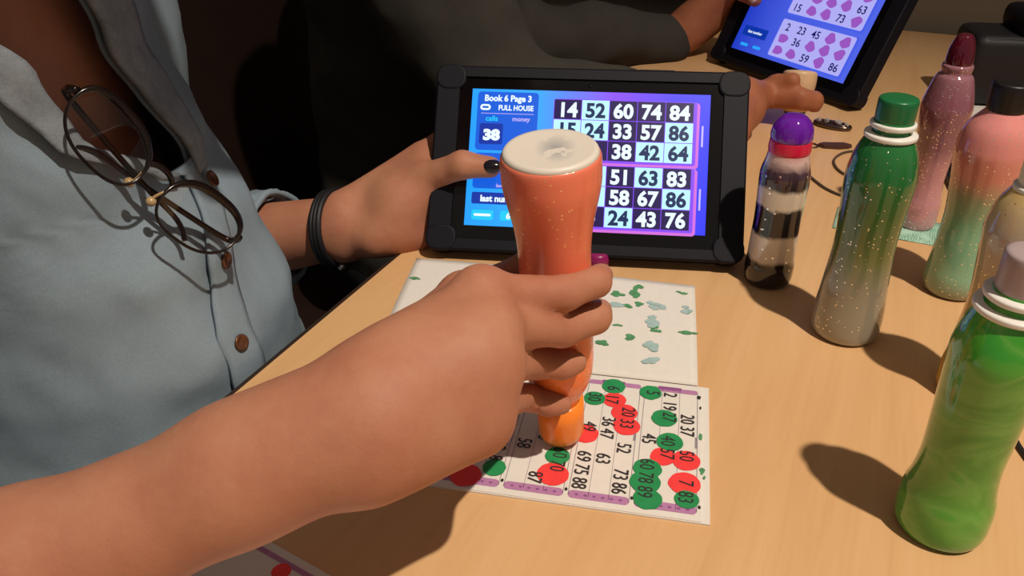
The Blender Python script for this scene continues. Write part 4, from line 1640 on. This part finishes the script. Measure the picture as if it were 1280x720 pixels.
# second sheet at the bottom edge of the table
q0 = T(346, 683); q1 = T(415, 722)
ex = (q1 - q0); ex.z = 0; ex.normalize(); ey = Vector((-ex.y, ex.x, 0))
SM = Matrix.Translation(Vector((q0.x, q0.y, ZT))) @ Matrix((ex, ey, Vector((0, 0, 1)))).transposed().to_4x4()
s2 = thing('bingo_sheet', 'second white bingo sheet with a red spot under the near forearm', 'bingo sheet', mat=SM)
bm = bmesh.new(); rbox(bm, 0.055, -0.06, 0.0005, 0.16, 0.12, 0.001, 0.0); from_bm('page', bm, MAT['paper'], s2)
bm = bmesh.new()
iv = SM.inverted() @ T(352, 716)
daub(bm, iv.x, iv.y, 0.0012, 0.005, 0, 5.0); from_bm('red_daub', bm, RED, s2)
bm = bmesh.new()
frect(bm, 0.055, -0.006, 0.15, 0.003, 0.0011, 0); from_bm('border', bm, LIL, s2)

# ------------------------------------------------------------------ small things at the back right
# black case
kc = T(1203, 127)
bc_ = thing('carry_case', 'black zipped case standing at the back right of the table', 'case', mat=Matrix.Translation(Vector((kc.x + 0.060, kc.y + 0.010, ZT))) @ Matrix.Rotation(math.radians(-10), 4, 'Z'))
bm = bmesh.new(); rbox(bm, 0.012, 0, 0.044, 0.160, 0.085, 0.086, 0.012, 3); from_bm('case_body', bm, MAT['black_plastic'], bc_, True)
bm = bmesh.new(); rbox(bm, 0.040, 0, 0.098, 0.120, 0.080, 0.032, 0.011, 3); from_bm('flap', bm, MAT['black_rubber'], bc_, True)
bm = bmesh.new(); tube(bm, [(x, y, 0.082) for x, y in rrect_pts(0.152, 0.077, 0.012, 4)], 0.0016, 6, True)
o = from_bm('zip', bm, MAT['steel'], bc_, True); o.location.x = 0.012
# white paper scrap leaning on nothing, flat by the case
p = T(1214, 140)
bm = bmesh.new()
pts = [(-0.020, -0.022), (0.022, -0.018), (0.034, 0.016), (0.006, 0.026), (-0.012, 0.012)]
vb = [bm.verts.new((x, y, 0.0003)) for x, y in pts]; vt = [bm.verts.new((x, y, 0.0009 + 0.05 * max(0, y) * 0.25)) for x, y in pts]
bm.faces.new(vb[::-1]); bm.faces.new(vt)
for i in range(5):
    j = (i + 1) % 5
    bm.faces.new((vb[i], vb[j], vt[j], vt[i]))
o = from_bm('paper_scrap', bm, MAT['paper'], None, False, Vector((p.x, p.y, ZT)))
tag(o, 'torn white paper scrap lying by the black case', 'paper')

# smartphone
q = T(1280, 236)
ph_ = thing('smartphone', 'black smartphone lying flat behind the mint and pink dabber', 'phone', mat=Matrix.Translation(Vector((q.x, q.y, ZT))) @ Matrix.Rotation(math.radians(-14), 4, 'Z'))
bm = bmesh.new(); slab(bm, 0.145, 0.070, 0.010, 0, 0.009, 0, 0, 0.003); from_bm('phone_body', bm, MAT['black_plastic'], ph_)
bm = bmesh.new(); slab(bm, 0.138, 0.064, 0.008, 0.0088, 0.0093, 0, 0); from_bm('phone_screen', bm, MAT['black_gloss'], ph_)

# banknote
na = T(1044, 272); nb = T(1262, 309)
ne = (nb - na); ne.z = 0; NLEN = ne.length; ne.normalize(); nn = Vector((-ne.y, ne.x, 0))
NMt = Matrix.Translation(Vector((na.x, na.y, ZT))) @ Matrix((ne, nn, Vector((0, 0, 1)))).transposed().to_4x4()
m = NM('mint_note_print')
co = m.coords()
vo = m.n('ShaderNodeTexWave'); vo.inputs['Scale'].default_value = 160; vo.inputs['Distortion'].default_value = 9; vo.inputs['Detail'].default_value = 2
m.l(co, vo.inputs['Vector'])
c = m.ramp(vo.outputs['Fac'], [(0.2, '5f9480'), (0.5, '8fbfa6'), (0.8, 'a9ccb4')])
n_ = m.noise(co, 55, 3)
m.set(m.mix(m.ramp(n_, [(0.45, '000000'), (0.6, 'ffffff')]), c, 'a8cdb8'), 0.7)
vs, fs = [], []
NL = max(0.125, min(0.150, NLEN))
for j in range(9):
    for i in range(31):
        vs.append((NL * i / 30, 0.024 - 0.048 * j / 8, 0.0006 + 0.0003 * (1 + math.sin(i * .5 + j * .4))))
for j in range(8):
    for i in range(30):
        a = j * 31 + i
        fs.append((a, a + 31, a + 32, a + 1))
note = mesh('banknote', vs, fs, m.m)
note.matrix_world = NMt
md = note.modifiers.new('thick', 'SOLIDIFY'); md.thickness = 0.0003; md.offset = -1
tag(note, 'mint green patterned banknote lying under the dabbers at the back', 'banknote')

# ring of keys: a metal charm and a brown leather fob
q = T(1040, 159)
kr = thing('hair_clip', 'silver jewelled hair clip lying below the far tablet', 'hair clip', loc=Vector((q.x, q.y, ZT)), rotz=math.radians(-38))
SIL = plain('tarnished_silver', '6a5a50', 0.22, 0.4, 300, Metallic=0.9)
bm = bmesh.new()
tube(bm, [(0.020 * math.cos(a), 0.0085 * math.sin(a), 0.003) for a in [2 * PI * k / 28 for k in range(28)]], 0.0028, 8, True)
tube(bm, spline([(-0.020, 0, 0.003), (-0.007, 0.004, 0.005), (0.007, -0.004, 0.005), (0.020, 0, 0.003)], 5), 0.002, 8)
from_bm('clip_frame', bm, SIL, kr, True)
GEM = plain('clear_stone', 'd8d4d0', 0.05, 0.1, Metallic=0.6)
for x, y, r in ((0.006, 0.001, 0.0048), (-0.008, 0.002, 0.0036), (0.016, 0.0, 0.003), (-0.017, 0, 0.003)):
    bm = bmesh.new(); bmesh.ops.create_icosphere(bm, subdivisions=1, radius=r); from_bm('stone', bm, GEM, kr, False, (x, y, 0.006))
q = T(1042, 184)
fb = thing('key_fob', 'small brown leather key fob below the silver hair clip', 'key fob', loc=Vector((q.x, q.y, ZT)), rotz=math.radians(-8))
LEA = plain('brown_leather', '4a2a1e', 0.6, 0.2, 90)
bm = bmesh.new()
pts = [(-0.018, 0), (-0.012, -0.006), (0.004, -0.007), (0.015, -0.004), (0.020, 0.001), (0.012, 0.007), (0.002, 0.006), (-0.012, 0.005)]
vb = [bm.verts.new((x, y, 0.0003)) for x, y in pts]; vt = [bm.verts.new((x * .93, y * .9, 0.004)) for x, y in pts]
bm.faces.new(vb[::-1]); bm.faces.new(vt)
for i in range(8):
    j = (i + 1) % 8
    bm.faces.new((vb[i], vb[j], vt[j], vt[i]))
from_bm('leather_tag', bm, LEA, fb)
bm = bmesh.new(); tube(bm, [(-0.023 + 0.006 * math.cos(a), 0.006 * math.sin(a), 0.0012) for a in [2 * PI * k / 20 for k in range(20)]], 0.0009, 6, True)
from_bm('split_ring', bm, SIL, fb, True)

# coiled cable
CAB = plain('grey_brown_cable', '4e4034', 0.5)


def cable(name, pix, r, m, label, closed=False, z0=0.0):
    pts = []
    for i, (px, py) in enumerate(pix):
        p = T(px, py); pts.append(Vector((p.x, p.y, ZT + r + 0.0002 + z0 * (i % 2))))
    o0 = pts[0].copy(); o0.z = ZT
    bm = bmesh.new()
    tube(bm, [p - o0 for p in spline(pts, 8, closed)], r, 8, closed)
    o = from_bm(name, bm, m, None, True, o0)
    return tag(o, label, 'cable')


cable('charging_cable', [(1012, 222), (1030, 236), (1052, 246), (1075, 250), (1098, 238), (1100, 210), (1080, 192), (1056, 192), (1042, 202), (1050, 216), (1072, 224), (1096, 220)], 0.0013, CAB, 'thin grey cable coiled behind the dark green dabber')
o = cable('charging_cable', [(1284, 450), (1272, 480), (1262, 520), (1268, 552), (1290, 585)], 0.0016, MAT['black_plastic'], 'black cable looping at the right edge beside the bright green dabber')
q = T(1206, 246)
wp = thing('cable_plug', 'small white cable plug lying beside the black smartphone', 'plug', loc=Vector((q.x - 0.004, q.y - 0.012, ZT)), rotz=math.radians(20))
bm = bmesh.new(); rbox(bm, 0, 0, 0.0045, 0.022, 0.010, 0.008, 0.003, 3); from_bm('plug_body', bm, WHITE, wp, True)
bm = bmesh.new(); rbox(bm, 0.014, 0, 0.0045, 0.008, 0.007, 0.003, 0.0008); from_bm('connector', bm, SIL, wp)

# magenta bottle cap in front of the upright tablet
q = T(746, 330)
mg = thing('bottle_cap', 'small magenta cap lying in front of the upright tablet', 'cap', loc=Vector((q.x, q.y - 0.004, ZT)))
MAG = plain('magenta_plastic', '8a1a5a', 0.3)
bm = bmesh.new()
lathe(bm, [(0.0085, 0), (0.0095, 0.0006), (0.0097, 0.008), (0.0090, 0.0125), (0.0075, 0.0140), (0, 0.0140)], 32)
from_bm('cap_shell', bm, MAG, mg, True)
